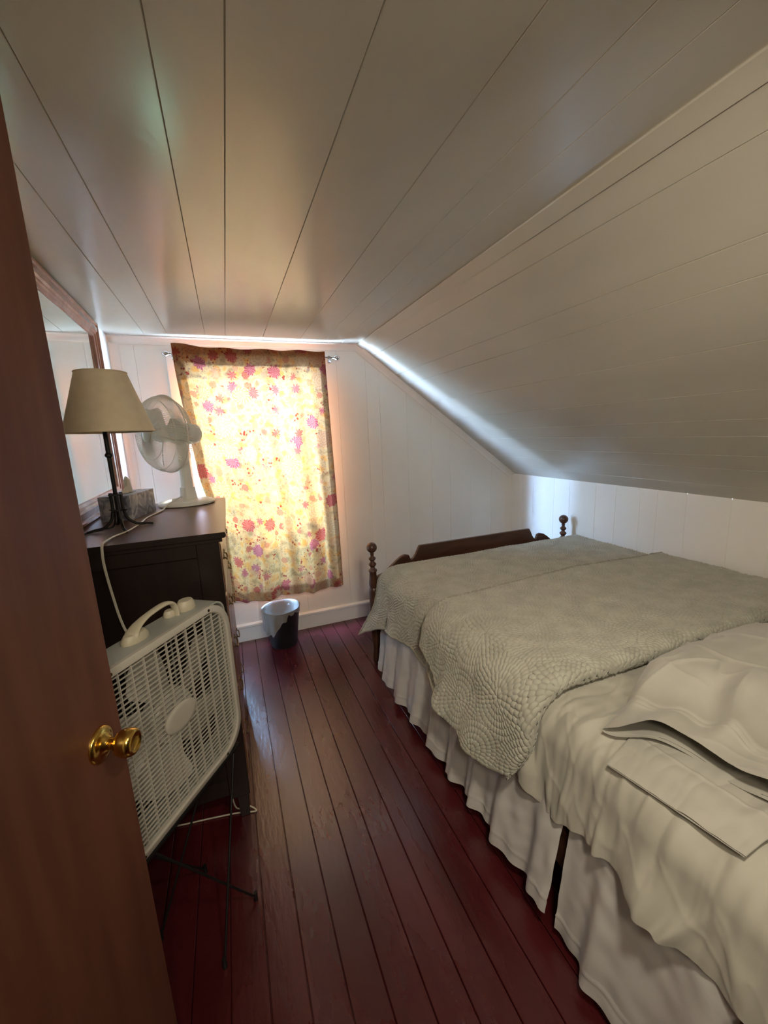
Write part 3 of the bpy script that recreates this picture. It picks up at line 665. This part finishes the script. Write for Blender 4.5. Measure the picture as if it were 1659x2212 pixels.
def grille(bm, y, r=0.085, rows=37, cols=13, wh=0.0019, wv=0.0028):
    x0, x1, z0, z1 = 0.022, S - 0.022, 0.022, S - 0.022
    def half(q, lo, hi, rad, qlo, qhi):   # extent of the rounded square across at coordinate q
        d = 0
        for e in (qlo + rad - q, q - (qhi - rad)):
            if e > 0: d = max(d, rad - math.sqrt(max(0, rad * rad - e * e)))
        return lo + d, hi - d
    for k in range(rows):
        z = z0 + (z1 - z0) * (k + 0.5) / rows; a, b = half(z, x0, x1, r, z0, z1); box(bm, a - 0.003, b + 0.003, y, y + 0.004, z - wh / 2, z + wh / 2, BM_)
    for k in range(cols):
        x = x0 + (x1 - x0) * (k + 0.5) / cols; a, b = half(x, z0, z1, r, x0, x1); box(bm, x - wv / 2, x + wv / 2, y + 0.0005, y + 0.0065, a - 0.003, b + 0.003, BM_)
bm = bmesh.new(); grille(bm, 0.004)
g1 = obj('front_grille', bm, 'grille', t)
bm = bmesh.new(); A1 = rrect(0, S, 0, S, 0.100); A2 = rrect(0.003, S - 0.003, 0.003, S - 0.003, 0.097); A3 = rrect(0.018, S - 0.018, 0.018, S - 0.018, 0.088); A4 = rrect(0.022, S - 0.022, 0.022, S - 0.022, 0.085)
ringloft(bm, None, [(A1, 0.014), (A1, 0.003), (A2, 0.0), (A3, -0.001), (A4, 0.003), (A4, 0.014)], BM_)
obj('grille_frame', bm, 'grille', t, smooth=True)
bm = bmesh.new(); lathe(bm, [(0.046, -0.002), (0.046, 0.003), (0.043, 0.0055), (0.032, 0.0062), (0.0, 0.0065)], 40, BM_ @ Matrix.Translation((S / 2 + 0.012, 0.005, S / 2 + 0.010)) @ Matrix.Diagonal((1.30, 1, 0.85, 1)) @ Matrix.Rotation(PI / 2, 4, 'X'))
obj('badge', bm, 'grille', g1, smooth=True)
for sx_, sz_ in ((0.095, S - 0.011), (S - 0.095, S - 0.011), (0.095, 0.011), (S - 0.095, 0.011)):
    bm = bmesh.new(); lathe(bm, [(0.0045, 0), (0.0045, 0.0018), (0.0, 0.002)], 12, BM_ @ Matrix.Translation((sx_, 0.0005, sz_)) @ Matrix.Rotation(PI / 2, 4, 'X')); obj('screw', bm, 'screw', t)
bm = bmesh.new(); grille(bm, 0.094, rows=13, cols=9, wh=0.0016, wv=0.0016)
obj('rear_grille', bm, 'grey_metal', t)
bm = bmesh.new(); PM = BM_ @ Matrix.Translation((S / 2 + 0.012, 0.050, S / 2 + 0.010)) @ Matrix.Rotation(PI / 2, 4, 'X')
lathe(bm, [(0.0, 0.028), (0.070, 0.026), (0.078, 0.015), (0.078, -0.02), (0.0, -0.02)], 40, PM); blade_mesh(bm, 0.072, 0.228, 0.150, 5, PM @ Matrix.Rotation(0.45, 4, 'Z'), 0.002, 0.35)
obj('fan_blades', bm, 'blade', t, smooth=True)
# handle
bm = bmesh.new(); hz = S - 0.004
hp = [(0.225, hz), (0.224, hz + 0.014), (0.240, hz + 0.032), (0.280, hz + 0.046), (0.34, hz + 0.052), (0.370, hz + 0.044), (0.382, hz + 0.025), (0.384, hz)]
pts = bez([BM_ @ Vector((a, 0.068, b)) for a, b in hp], 6)
wd = [0.022 if i < 8 else (0.022 - 0.010 * min(1, (i - 8) / 10)) for i in range(len(pts))]
rings = []
for i, p in enumerate(pts):
    a = pts[max(0, i - 1)]; b = pts[min(len(pts) - 1, i + 1)]; tt = (b - a).normalized(); sd_ = Vector((-fN.x, -fN.y, 0)); nn = tt.cross(sd_).normalized()
    th = 0.010 if i < 10 else 0.006
    if i < 4: th = 0.020
    rings.append([bm.verts.new(p + sd_ * (wd[i] * math.cos(2 * PI * k / 14)) + nn * (th * math.sin(2 * PI * k / 14))) for k in range(14)])
for A, B in zip(rings[:-1], rings[1:]):
    for k in range(14): bm.faces.new((A[k], A[(k + 1) % 14], B[(k + 1) % 14], B[k]))
bm.faces.new(rings[0][::-1]); bm.faces.new(rings[-1])
lathe(bm, [(0.040, 0), (0.040, 0.010), (0.030, 0.022), (0.0, 0.026)], 24, BM_ @ Matrix.Translation((0.234, 0.068, hz - 0.001)) @ Matrix.Diagonal((1, 0.6, 1, 1)))
obj('handle', bm, 'cream_plastic', t, smooth=True)
for nm, kx, ky, s in (('control_knob', 0.430, 0.072, 1.0), ('speed_knob', 0.376, 0.084, 0.65)):
    bm = bmesh.new(); lathe(bm, [(0.030 * s, 0), (0.031 * s, 0.004), (0.029 * s, 0.020 * s), (0.022 * s, 0.030 * s), (0.0, 0.031 * s)], 28, BM_ @ Matrix.Translation((kx, ky, hz - 0.001)) @ Matrix.Diagonal((1, 0.8, 1, 1)))
    obj(nm, bm, 'cream_plastic', t, smooth=True)
for fx in (0.06, S - 0.06):
    bm = bmesh.new(); box(bm, fx - 0.02, fx + 0.02, 0.01, 0.10, -0.006, 0.008, BM_); obj('foot', bm, 'black_metal', t)

t = thing('folding_stand', 'low black metal stand under the box fan', 'stand', (ctr.x, ctr.y, 0))
SMx = Matrix.Translation(FL) @ Matrix((fd, -fN, Vector((0, 0, 1)))).transposed().to_4x4()
bm = bmesh.new(); box(bm, 0.02, S - 0.02, 0.004, 0.115, 0.440, 0.453, SMx); obj('stand_top', bm, 'black_metal', t, bevel=0.003)
for ta, tb in (((S - 0.05, 0.012), (0.185, -0.105)), ((S - 0.05, 0.10), (0.20, 0.13)), ((0.12, 0.10), (0.40, 0.125)), ((0.13, 0.012), (0.36, -0.10))):
    bm = bmesh.new(); tube(bm, [SMx @ Vector((ta[0], ta[1], 0.441)), SMx @ Vector((tb[0], tb[1], 0.010))], 0.0035, 10); tube(bm, [SMx @ Vector((tb[0], tb[1], 0.03)), SMx @ Vector((tb[0], tb[1], 0.0))], [0.006, 0.0075], 10)
    obj('leg', bm, 'black_metal', t, smooth=True)

bm = bmesh.new()
tube(bm, bez([(-0.43, 1.60, 0.004), (-0.35, 1.571, 0.004), (-0.22, 1.55, 0.004), (-0.12, 1.532, 0.004), (-0.056, 1.512, 0.004), (-0.046, 1.515, 0.006), (-0.075, 1.545, 0.008), (-0.12, 1.555, 0.006), (-0.135, 1.62, 0.03), (-0.12, 1.70, 0.09), (-0.13, 1.76, 0.10)], 8), 0.0029, 8)
tag(obj('extension_cord', bm, 'cord', smooth=True), 'thin white cord on the floor under the chest of drawers', 'cord')

# ------------------------------------------------------------ bin with liner
BC = Vector((0.248, 2.872, 0)); t = thing('waste_bin', 'small black waste bin with a white bag liner under the curtain', 'bin', BC)
bm = bmesh.new(); TB = Matrix.Translation(BC)
lathe(bm, [(0.0, 0.0), (0.092, 0.0), (0.096, 0.006), (0.132, 0.283), (0.135, 0.287), (0.130, 0.287), (0.094, 0.010), (0.0, 0.010)], 56, TB)
obj('bin_body', bm, 'bin', t, smooth=True)
nu, nv_ = 160, 40; A, V = np.meshgrid(np.linspace(0, 2 * PI, nu), np.linspace(0, 1, nv_), indexing='ij')
low = 0.045 + 0.016 * np.sin(3 * A + 1) + 0.010 * np.sin(8 * A) + 0.006 * np.sin(17 * A + 1) + 0.15 * np.clip(np.cos(A - math.radians(196)), 0, 1) ** 1.6
inside = V < 0.45; ti = V / 0.45; to = (V - 0.45) / 0.55
zi = 0.06 + (0.290 - 0.06) * ti; ri = 0.097 + 0.035 * ti - 0.002 + 0.004 * np.sin(9 * A + 3 * ti) * (1 - ti)
zo = 0.290 - low * to; ro_ = 0.139 + 0.006 * to * np.sin(11 * A) + 0.004 * np.sin(5 * A) * to - 0.010 * to
Rr = np.where(inside, ri, ro_); Zz = np.where(inside, zi, zo) + 0.004 * np.exp(-((V - 0.45) / 0.05) ** 2)
P = np.stack([BC.x + Rr * np.cos(A), BC.y + Rr * np.sin(A), Zz], -1); grid('bag_liner', P, 'bag', t)

# ------------------------------------------------------------ curtain rod and curtain
t = thing('curtain_rod', 'thin silver curtain rod with small round finials', 'curtain rod', (0.26, D - 0.065, 2.046))
CY = D - 0.085
bm = bmesh.new(); tube(bm, [(-0.262, CY, 2.044), (0.782, CY, 2.047)], 0.0055, 12); obj('rod', bm, 'chrome', t, smooth=True)
for x, s in ((-0.262, -1), (0.782, 1)):
    bm = bmesh.new(); lathe(bm, [(0.006, -0.004), (0.009, 0.0), (0.007, 0.006), (0.012, 0.012), (0.0175, 0.022), (0.0185, 0.030), (0.014, 0.041), (0.006, 0.047), (0.0, 0.048)], 24, Matrix.Translation((x, CY, 2.046)) @ Matrix.Rotation(s * PI / 2, 4, 'Y')); obj('finial', bm, 'chrome', t, smooth=True)
    bm = bmesh.new(); tube(bm, [(x + s * -0.012, CY, 2.046), (x + s * -0.012, D, 2.046)], 0.004, 8); box(bm, x - s * 0.012 - 0.01, x - s * 0.012 + 0.01, D - 0.024, D - 0.0, 2.02, 2.07); obj('bracket', bm, 'chrome', t)
nu, nv_ = 420, 330
uu, vv = np.meshgrid(np.linspace(0, 1, nu), np.linspace(0, 1, nv_), indexing='ij')
left = -0.250 + 0.060 * sst(vv, 0.0, 0.55) + 0.09 * sst(vv, 0.45, 0.75); right = 0.722 + 0.022 * vv
amp = 0.010 + 0.020 * sst(vv, 0.06, 0.7)
th = uu * 2 * PI
wave = np.sin(th * 5.0 + 0.6 + 0.5 * np.sin(vv * 3)) * 0.6 + np.sin(th * 8.6 + 1.9 - vv * 1.2) * 0.35 + np.sin(th * 2.2 + 2) * 0.35
pinch = 1 - 0.75 * np.exp(-((vv - 0.030) / 0.018) ** 2)
X = left + (right - left) * uu + 0.006 * np.sin(th * 7 + 3 * vv) * vv
Yc = CY - 0.004 - amp * wave * pinch * 0.8 - 0.012 * vv
Yc = np.minimum(Yc, D - 0.045)
Yc = Yc + 0.04 * (1 - sst(uu, 0, 0.15)) * sst(vv, 0.35, 0.55)
Yc = np.minimum(Yc, D - 0.040)
Yc = np.where(vv < 0.055, np.minimum(Yc, CY - 0.009), Yc)
ztop = 2.098 + 0.004 * np.sin(th * 4) - 0.012 * sst(uu, 0.10, 0.30) + 0.010 * (1 - sst(uu, 0, 0.15)); zbot = 0.335 + 0.012 * np.sin(th * 2.4 + 0.5) + 0.012 * np.sin(th * 5 + 0.6) 
Zc = ztop + (zbot - ztop) * vv
UV = np.stack([uu * 1.08, 1.8 * (1 - vv)], -1)
hem = np.maximum.reduce([1 - sst(vv, 0.060, 0.064), sst(vv, 0.958, 0.962), 1 - sst(uu, 0.060, 0.064), sst(uu, 0.958, 0.962)])
P = np.stack([X, Yc, Zc], -1)
cu = grid('curtain', P, 'curtain', uv=UV, attr={'hem': hem})
tag(cu, 'floral orange and pink curtain glowing over the window', 'curtain')

# ------------------------------------------------------------ bed
YF = 2.33
t = thing('bed', 'dark turned wood bed frame with ball topped foot posts', 'bed', (1.56, 1.3, 0))
def post(px):
    bm = bmesh.new()
    pr = [(0.018, 0.0), (0.024, 0.01), (0.026, 0.05), (0.020, 0.11), (0.026, 0.16), (0.030, 0.18), (0.030, 0.22), (0.031, 0.225), (0.031, 0.50), (0.030, 0.525), (0.026, 0.53), (0.024, 0.537), (0.027, 0.545), (0.028, 0.56), (0.024, 0.60), (0.022, 0.635), (0.026, 0.640), (0.029, 0.646), (0.026, 0.653), (0.016, 0.660), (0.013, 0.668), (0.023, 0.682), (0.026, 0.688), (0.023, 0.694), (0.013, 0.704), (0.012, 0.709), (0.021, 0.720), (0.0235, 0.726), (0.021, 0.732), (0.012, 0.740), (0.011, 0.748), (0.012, 0.756), (0.012, 0.764)]
    for k in range(1, 13): a = PI * k / 12 * 0.87 + 0.38; pr.append((0.0335 * math.sin(min(a, PI)), 0.797 - 0.0335 * math.cos(min(a, PI))))
    lathe(bm, pr, 32, Matrix.Translation((px, YF, 0))); return obj('post', bm, 'bed_wood', t, smooth=True)
post(0.787); post(2.345)
L_ = [(0.80, 0.30), (0.80, 0.600), (0.86, 0.620), (0.90, 0.648), (0.95, 0.690), (0.985, 0.712), (1.015, 0.720), (1.040, 0.712), (1.048, 0.690), (1.054, 0.678), (1.072, 0.688), (1.090, 0.712), (1.104, 0.742), (1.118, 0.766)]
poly = L_ + [(3.132 - a, b) for a, b in L_[::-1]]
bm = bmesh.new(); prism(bm, poly, lambda a, b, d: (a, d, b), YF - 0.011, YF + 0.011); obj('footboard', bm, 'bed_wood', t, bevel=0.003)
for x in (0.80, 2.31):
    bm = bmesh.new(); box(bm, x, x + 0.022, 0.30, YF - 0.02, 0.20, 0.33); obj('side_rail', bm, 'bed_wood', t, bevel=0.003)
for x in (0.787, 2.345):
    bm = bmesh.new(); box(bm, x - 0.03, x + 0.03, 0.235, 0.295, 0.0, 0.40); obj('head_leg', bm, 'bed_wood', t)
bm = bmesh.new(); box(bm, 0.817, 2.31, 0.245, 0.285, 0.18, 0.40); obj('headboard_rail', bm, 'bed_wood', t)
bm = bmesh.new(); box(bm, 0.835, 2.30, 0.31, 2.295, 0.22, 0.425); tag(obj('box_spring', bm, 'mattress', bevel=0.02), 'box spring under the mattress, hidden by the bed skirt', 'box spring')
bm = bmesh.new(); box(bm, 0.85, 2.30, 0.31, 2.29, 0.43, 0.650); tag(obj('mattress', bm, 'mattress', bevel=0.05), 'mattress under the beige sheet and quilt', 'mattress')

XT = 2.375        # wall-side edge of the bedding
def profile(u, top, xe, rad, drop_x, lean):
    """u = arc length from wall side. returns x,z,nx,nz ; flat top, rounded shoulder, then drop"""
    flat = XT - xe; arc = rad * PI / 2
    a = np.clip((u - flat) / rad, 0, PI / 2 - lean)
    x = np.where(u < flat, XT - u, xe - rad * np.sin(a)); z = np.where(u < flat, top, top - rad * (1 - np.cos(a)))
    ua = flat + rad * (PI / 2 - lean); s = np.maximum(u - ua, 0)
    x = x - s * np.sin(lean); z = z - s * np.cos(lean)
    nx = -np.sin(a); nz = np.cos(a)
    return x, z, nx, nz, s

# bed skirt: white pleated valance, split into two panels, a hem tuck on each
def skirt(y0, y1, zb0, zb1, label, seed, per=0.17):
    nu, nv_ = 900, 60; Yg, Vg = np.meshgrid(np.linspace(y0, y1, nu), np.linspace(0, 1, nv_), indexing='ij')
    r = np.random.default_rng(seed)
    ph = np.cumsum(np.abs(0.6 + 0.6 * np.interp(np.linspace(y0, y1, nu), np.arange(-0.2, 2.8, 0.1), r.uniform(0, 1, 30)))) * (y1 - y0) / nu * 2 * PI / per
    ph = ph[:, None]
    rip = (np.sin(ph) + 0.35 * np.sin(2.3 * ph + 1) + 0.2 * np.sin(0.37 * ph)) 
    zb = (zb0 + (zb1 - zb0) * (Yg - y0) / (y1 - y0)) + 0.008 * np.sin(ph) + 0.006 * np.sin(0.4 * ph + 1)
    Zg = 0.425 + (zb - 0.425) * Vg
    X = 0.795 - 0.055 * Vg ** 1.0 - 0.021 * (0.2 + Vg) * rip * 0.8 - 0.003 * np.exp(-((Zg - zb - 0.045) / 0.003) ** 2) + 0.003 * fbm(Yg * 2, Zg * 2, seed, 3, 3)
    o = grid('bed_skirt', np.stack([X, Yg, Zg], -1), 'skirt')
    tag(o, label, 'bed skirt'); return o
skirt(0.735, 2.20, 0.075, 0.035, 'white gathered bed skirt panel hanging below the quilt', 5)
skirt(0.27, 0.715, 0.040, 0.045, 'white gathered bed skirt panel at the head end of the bed', 11, 0.20)

# beige sheet over mattress, hanging down the aisle side
def sheet():
    nu, nv_ = 420, 460
    umax = 1.42 + 0.13 + 0.50
    u = np.linspace(0, 1, nu); yv = np.linspace(0.262, 2.275, nv_)
    Ug, Yg = np.meshgrid(u, yv, indexing='ij')
    xe, rad, top = 0.915, 0.115, 0.672
    flat = XT - xe
    zh = 0.42 - 0.05 * np.exp(-((Yg - 0.82) / 0.12) ** 2) + 0.01 * np.sin(Yg * 14)          # hem height
    length = flat + rad * PI / 2 + (top - rad - zh)
    Uu = Ug * length
    x, z, nx, nz, s = profile(Uu, top, xe, rad, 0, 0.07)
    side = sst(s, 0.0, 0.14); shoulder = sst(Uu, flat - 0.12, flat + 0.12)
    yy = Yg + 0.05 * side * fbm(Yg, Uu * 0.2, 3, 2, 2.0)
    f = 0.010 * np.abs(np.sin(yy * 26 + 1.5 * np.sin(yy * 7) + Uu * 1.3)) ** 0.7 + 0.013 * np.maximum(0, np.sin(yy * 13.5 + 0.7 + 2.5 * (Uu - flat))) ** 2 + 0.006 * np.sin(yy * 55 + 8 * Uu) * np.exp(-((s - 0.15) / 0.2) ** 2)
    diag = 0.020 * np.exp(-((Yg - 0.36 - 0.45 * s) / 0.016) ** 2) + 0.022 * np.exp(-((Yg - 0.50 + 0.18 * s) / 0.020) ** 2) + 0.018 * np.exp(-((Yg - 0.62 + 0.10 * s) / 0.014) ** 2) + 0.016 * np.exp(-((Yg - 0.73 - 0.06 * s) / 0.018) ** 2)
    off = side * (1.35 * f + 1.5 * diag * (0.5 + 1.6 * np.minimum(s, 0.3)))
    wr = 0.005 * fbm(x * 1.0, Yg * 1.0, 8, 4, 2.2) + 0.005 * np.abs(fbm(x * 0.8 + Yg * 0.5, Yg * 2.2, 12, 3, 3.0))
    off = off * (1 - 0.93 * sst(Yg, 0.92, 1.08)) + wr * (1 + 1.5 * shoulder) * (1 - 0.8 * sst(Yg, 0.9, 1.0))
    P = np.stack([x + nx * off, Yg, z + nz * off], -1)
    rg = lambda a, b, sd, f: np.clip(1 - np.abs(fbm(a, b, sd, 3, f)) * 2.2, 0, 1) ** 3
    cr_ = (0.006 * rg(Uu * 0.28, Yg * 1.5, 51, 2.2) + 0.0025 * rg(Uu * 0.9 + Yg, Yg * 1.3, 52, 2.8)) * (1 - 0.9 * sst(Yg, 0.9, 1.0))
    P[..., 0] += nx * cr_; P[..., 2] += nz * cr_
    # head end: the last centimetres turn down
    k = sst(yv, 0.262, 0.30)[None, :]; P[..., 2] -= (1 - k) ** 2 * 0.05
    o = grid('bed_sheet', P, 'sheet'); tag(o, 'wrinkled beige sheet hanging over the side of the bed', 'sheet')
    # stitched hem ridge
    return o
sheet()

# quilt: medallion pattern raised by real relief
def quilt_relief(U, V, amp=0.009):
    """petal medallions on a staggered lattice"""
    cs = 0.235; rowh = cs * 0.866
    best = np.full(U.shape, 9.0); bx = np.zeros(U.shape); by = np.zeros(U.shape)
    r0 = np.floor(V / rowh)
    for dr in (-1, 0, 1, 2):
        r = r0 + dr; offx = (r % 2) * cs / 2; c0 = np.floor((U - offx) / cs)
        for dc in (-1, 0, 1, 2):
            cx_ = (c0 + dc) * cs + offx + 0.012 * np.sin(r * 3.3 + (c0 + dc) * 5.1); cy_ = r * rowh + 0.012 * np.cos(r * 5.7 + (c0 + dc) * 2.9)
            d = (U - cx_) ** 2 + (V - cy_) ** 2; m_ = d < best
            best = np.where(m_, d, best); bx = np.where(m_, cx_, bx); by = np.where(m_, cy_, by)
    r = np.sqrt(best); th = np.arctan2(V - by, U - bx)
    dr_ = 0.022; ring = np.floor(r / dr_); fr = r / dr_ - ring; out = np.zeros(U.shape)
    for k, span in ((0, 1.55), (1, 1.55)):                 # a petal starts in its own ring and its tip reaches into the next
        rg = ring - k; t = (fr + k) / span; ok = (rg >= 0) & (t < 1)
        n = np.maximum(7, np.round(2 * PI * (rg + 0.75) * dr_ / 0.0150)); a = th / (2 * PI) * n + 0.5 * (rg % 2); fa = np.abs(a - np.floor(a) - 0.5) * 2
        wdt = np.clip(np.sin(PI * np.clip(t, 0, 1) ** 0.8), 0, 1) ** 0.55
        hgt = np.sqrt(np.clip(1 - (fa / np.maximum(wdt, 0.05)) ** 2, 0, 1)) * wdt
        out = np.maximum(out, np.where(ok, hgt * (1 - 0.15 * k), 0))
    return amp * out

def quilt():
    xe, rad, top = 0.925, 0.12, 0.684
    flat = XT - xe; yf = 0.875; yh = 1.605
    seg_lo = 2.292 - yf; Rr = 0.020; seg_roll = PI * Rr; seg_up = yh - yf
    tot = seg_lo + seg_roll + seg_up
    nv_ = 860; nu = 800
    vq = np.linspace(0, tot, nv_)
    # y along the path and the offset above the bed
    ypath = np.where(vq < seg_lo, 2.292 - vq, np.where(vq < seg_lo + seg_roll, yf - Rr * np.sin((vq - seg_lo) / Rr), yf + (vq - seg_lo - seg_roll)))
    opath = np.where(vq < seg_lo, 0.002, np.where(vq < seg_lo + seg_roll, 0.002 + Rr * (1 - np.cos(np.clip((vq - seg_lo) / Rr, 0, PI))), 0))
    tu = np.clip((vq - seg_lo - seg_roll) / seg_up, 0, 1)
    opath = np.where(vq >= seg_lo + seg_roll, 0.002 + 2 * Rr - (2 * Rr - 0.022) * sst(tu, 0.0, 0.45), opath)
    up = vq > seg_lo + seg_roll * 0.5
    ug = np.linspace(0, 1, nu)
    Ug, Vg = np.meshgrid(ug, vq, indexing='ij'); Y = np.broadcast_to(ypath, Ug.shape).copy(); O = np.broadcast_to(opath, Ug.shape).copy()
    UPm = np.broadcast_to(up, Ug.shape)
    zh = np.interp(ypath, [0.85, 0.93, 1.0, 1.1, 1.25, 1.45, 1.6, 1.75, 2.0, 2.15, 2.25, 2.30], [0.385, 0.34, 0.335, 0.335, 0.345, 0.37, 0.39, 0.40, 0.375, 0.33, 0.25, 0.20])
    zh = np.where(up, zh + 0.012 + 0.10 * sst(ypath, 1.30, 1.6), zh)
    length = flat + rad * PI / 2 + (top - rad - zh)[None, :]
    Uu = Ug * length
    lean = 0.13
    x, z, nx, nz, s = profile(Uu, top, xe, rad, 0, lean)
    side = sst(s, 0.0, 0.22)
    # hanging ripples
    rip = np.where(UPm, 0.020 * np.sin(Y * 11.0 + 1.3) + 0.008 * np.sin(Y * 25), 0.020 * np.sin(Y * 10.5 - 0.4) + 0.007 * np.sin(Y * 23 + 1))
    rip = rip + 0.006
    corner = 0.10 * sst(Y, 2.02, 2.29) * sst(s, 0.05, 0.45)
    valley = -0.035 * np.exp(-((Y - 2.10) / 0.035) ** 2) * side
    curl = np.where(UPm, 0.012 * side + 0.055 * sst(s, 0.10, 0.28) * np.exp(-((Y - 1.34) / 0.09) ** 2), 0)
    tip = 0.030 * np.exp(-((Y - 0.98) / 0.09) ** 2) * sst(s, 0.1, 0.33)
    hang = side * rip + corner + valley + curl + tip
    rel = quilt_relief(Uu + 0.03, Vg, 0.0095)
    rumple = 0.004 * fbm(x, Y, 21, 3, 1.6) + np.where(UPm, 0.007, 0.003) * np.abs(fbm(x * 0.6, Y * 1.6, 33, 3, 2.4))
    off = O + rel + hang + rumple + np.where(UPm, 0.003, 0) 
    # keep the under layer beneath the folded one
    P = np.stack([x + nx * off, Y, z + nz * off], -1)
    # fold line and folded hem are not perfectly straight
    P[..., 1] += 0.11 * sst(s, 0.02, 0.36) * np.exp(-((Y - 0.88) / 0.22) ** 2) + np.where(UPm & (Vg > seg_lo + seg_roll + 0.5), 0.02 * np.sin(x * 4.0 + 1.0) * sst(Vg, seg_lo + seg_roll + 0.5, tot), 0)
    P[..., 1] += 0.06 * sst(Y, 2.1, 2.29) * sst(s, 0.1, 0.5)
    P[..., 0] = np.minimum(P[..., 0], XK - 0.006)
    # foot end tucks down inside the footboard
    k = sst(vq, 0.0, 0.09)[None, :]; flatm = 1 - sst(s, 0, 0.1)
    P[..., 2] -= (1 - k) ** 2 * 0.035 * flatm
    o = grid('quilt', P, 'quilt')
    tag(o, 'sage grey quilted coverlet with flower stitching folded back on the bed', 'quilt')
    so_ = o.modifiers.new('thickness', 'SOLIDIFY'); so_.thickness = 0.005; so_.offset = 1.0
    def pipe(pts):
        bm = bmesh.new(); tube(bm, [(p[0] - 0.002, p[1], p[2] + 0.004) for p in pts], 0.0062, 8); obj('piping', bm, 'stitch', o, smooth=True)
    pipe(P[-1, ::6, :]); pipe(P[::6, -1, :]); pipe(P[int(nu * 0.62)::6, 0, :])
quilt()

# ------------------------------------------------------------ pillows
def bed_top(x):
    """height of the sheet under a pillow: flat, then rounding over the aisle shoulder"""
    t = np.clip((0.915 - x) / 0.115, 0, 1); return 0.684 - 0.115 * (1 - np.sqrt(1 - t * t))
def closed(name, TOP, BOT, m, parent):
    P = np.concatenate([TOP, BOT[:, ::-1][:, 1:-1], TOP[:, :1]], 1); return grid(name, P, m, parent)
t = thing('pillow', 'plump beige pillow with its open hemmed case end towards the aisle', 'pillow', (1.35, 0.52, 0.69))
nu, nv_ = 330, 200
A, B = np.meshgrid(np.linspace(0, 1, nu), np.linspace(-1, 1, nv_), indexing='ij')
# A runs from the open hem (0) to the closed far end (1); B from the head side (-1) to the foot side (+1)
hemx = 0.965 - 0.105 * sst(B, 0.15, 1.0) + 0.02 * sst(-B, 0.2, 1.0); hemy = 0.49 + 0.20 * B
farx = 1.70 + 0.02 * B; fary = 0.53 + 0.27 * B
X = hemx + (farx - hemx) * A; Yp = hemy + (fary - hemy) * sst(A, 0, 0.42)
body = np.clip(1 - np.abs((A - 0.60) / 0.44) ** 3.0, 0, 1) ** 0.55; edgeB = np.clip(1 - np.abs(B) ** 2.6, 0, 1) ** 0.5
cuffh = 0.030 * (0.35 + 0.65 * edgeB) * (1 - sst(A, 0.16, 0.4)) + 0.016
folds = 0.020 * np.sin(B * 7.5 + 1.2 + 2.0 * A) * np.exp(-((A - 0.22) / 0.14) ** 2) * edgeB + 0.010 * np.sin(B * 15 + 5 * A) * np.exp(-((A - 0.17) / 0.10) ** 2)
lip = 0.028 * np.exp(-((B - 0.52) / 0.20) ** 2) * (1 - sst(A, 0.05, 0.22)) + 0.022 * np.exp(-((B + 0.55) / 0.22) ** 2) * (1 - sst(A, 0.02, 0.25))
h = 0.155 * body * edgeB + cuffh * (0.25 + 0.75 * edgeB) + folds + lip + 0.007 * fbm(X * 1.2, Yp * 1.2, 41, 4, 2.0) * body
h += (0.007 * np.clip(1 - np.abs(fbm(X * 0.9, Yp * 1.5, 61, 3, 2.4)) * 2.2, 0, 1) ** 3 + 0.006 * np.clip(1 - np.abs(fbm(X * 1.5, Yp * 0.6, 63, 2, 3.0)) * 2.4, 0, 1) ** 3) * (0.3 + 0.7 * body)
h += 0.004 * np.exp(-((A - 0.125) / 0.006) ** 2) - 0.004 * np.exp(-((A - 0.137) / 0.006) ** 2)
base = bed_top(X) + 0.016
TOP = np.stack([X, Yp, base + np.maximum(h, 0.006)], -1); BOT = np.stack([X + 0.004 * (A < 0.02), Yp, base + 0.0 * X + 0.55 * lip * (A < 0.3)], -1)
closed('pillowcase', TOP, BOT, 'pillow', t)
t2 = thing('pillow', 'flat beige pillow under the plump one with a square case corner at the bed edge', 'pillow', (1.2, 0.45, 0.68))
A, B = np.meshgrid(np.linspace(0, 1, 220), np.linspace(0, 1, 160), indexing='ij')
c00 = np.array([0.808, 0.628]); c01 = np.array([0.842, 0.352]); c10 = np.array([1.58, 0.74]); c11 = np.array([1.60, 0.30])
XY = ((1 - A) * (1 - B))[..., None] * c00 + ((1 - A) * B)[..., None] * c01 + (A * (1 - B))[..., None] * c10 + (A * B)[..., None] * c11
bt = bed_top(XY[..., 0] * 0.6 + 0.4 * np.maximum(XY[..., 0], 0.87)) + 0.006
puff = np.clip(1 - (2 * B - 1) ** 4, 0, 1) ** 0.5
h = 0.003 + 0.006 * puff * sst(A, 0.0, 0.1) + 0.004 * np.abs(fbm(A * 2, B * 2, 5, 3, 1.5)) * puff
h = h + 0.0025 * np.exp(-((A - 0.135) / 0.004) ** 2) + 0.012 * np.exp(-((B - 0.85 - 0.3 * A) / 0.05) ** 2) * sst(A, 0.0, 0.2)
closed('pillowcase', np.concatenate([XY, (bt + h)[..., None]], -1), np.concatenate([XY, bt[..., None]], -1), 'pillow', t2)
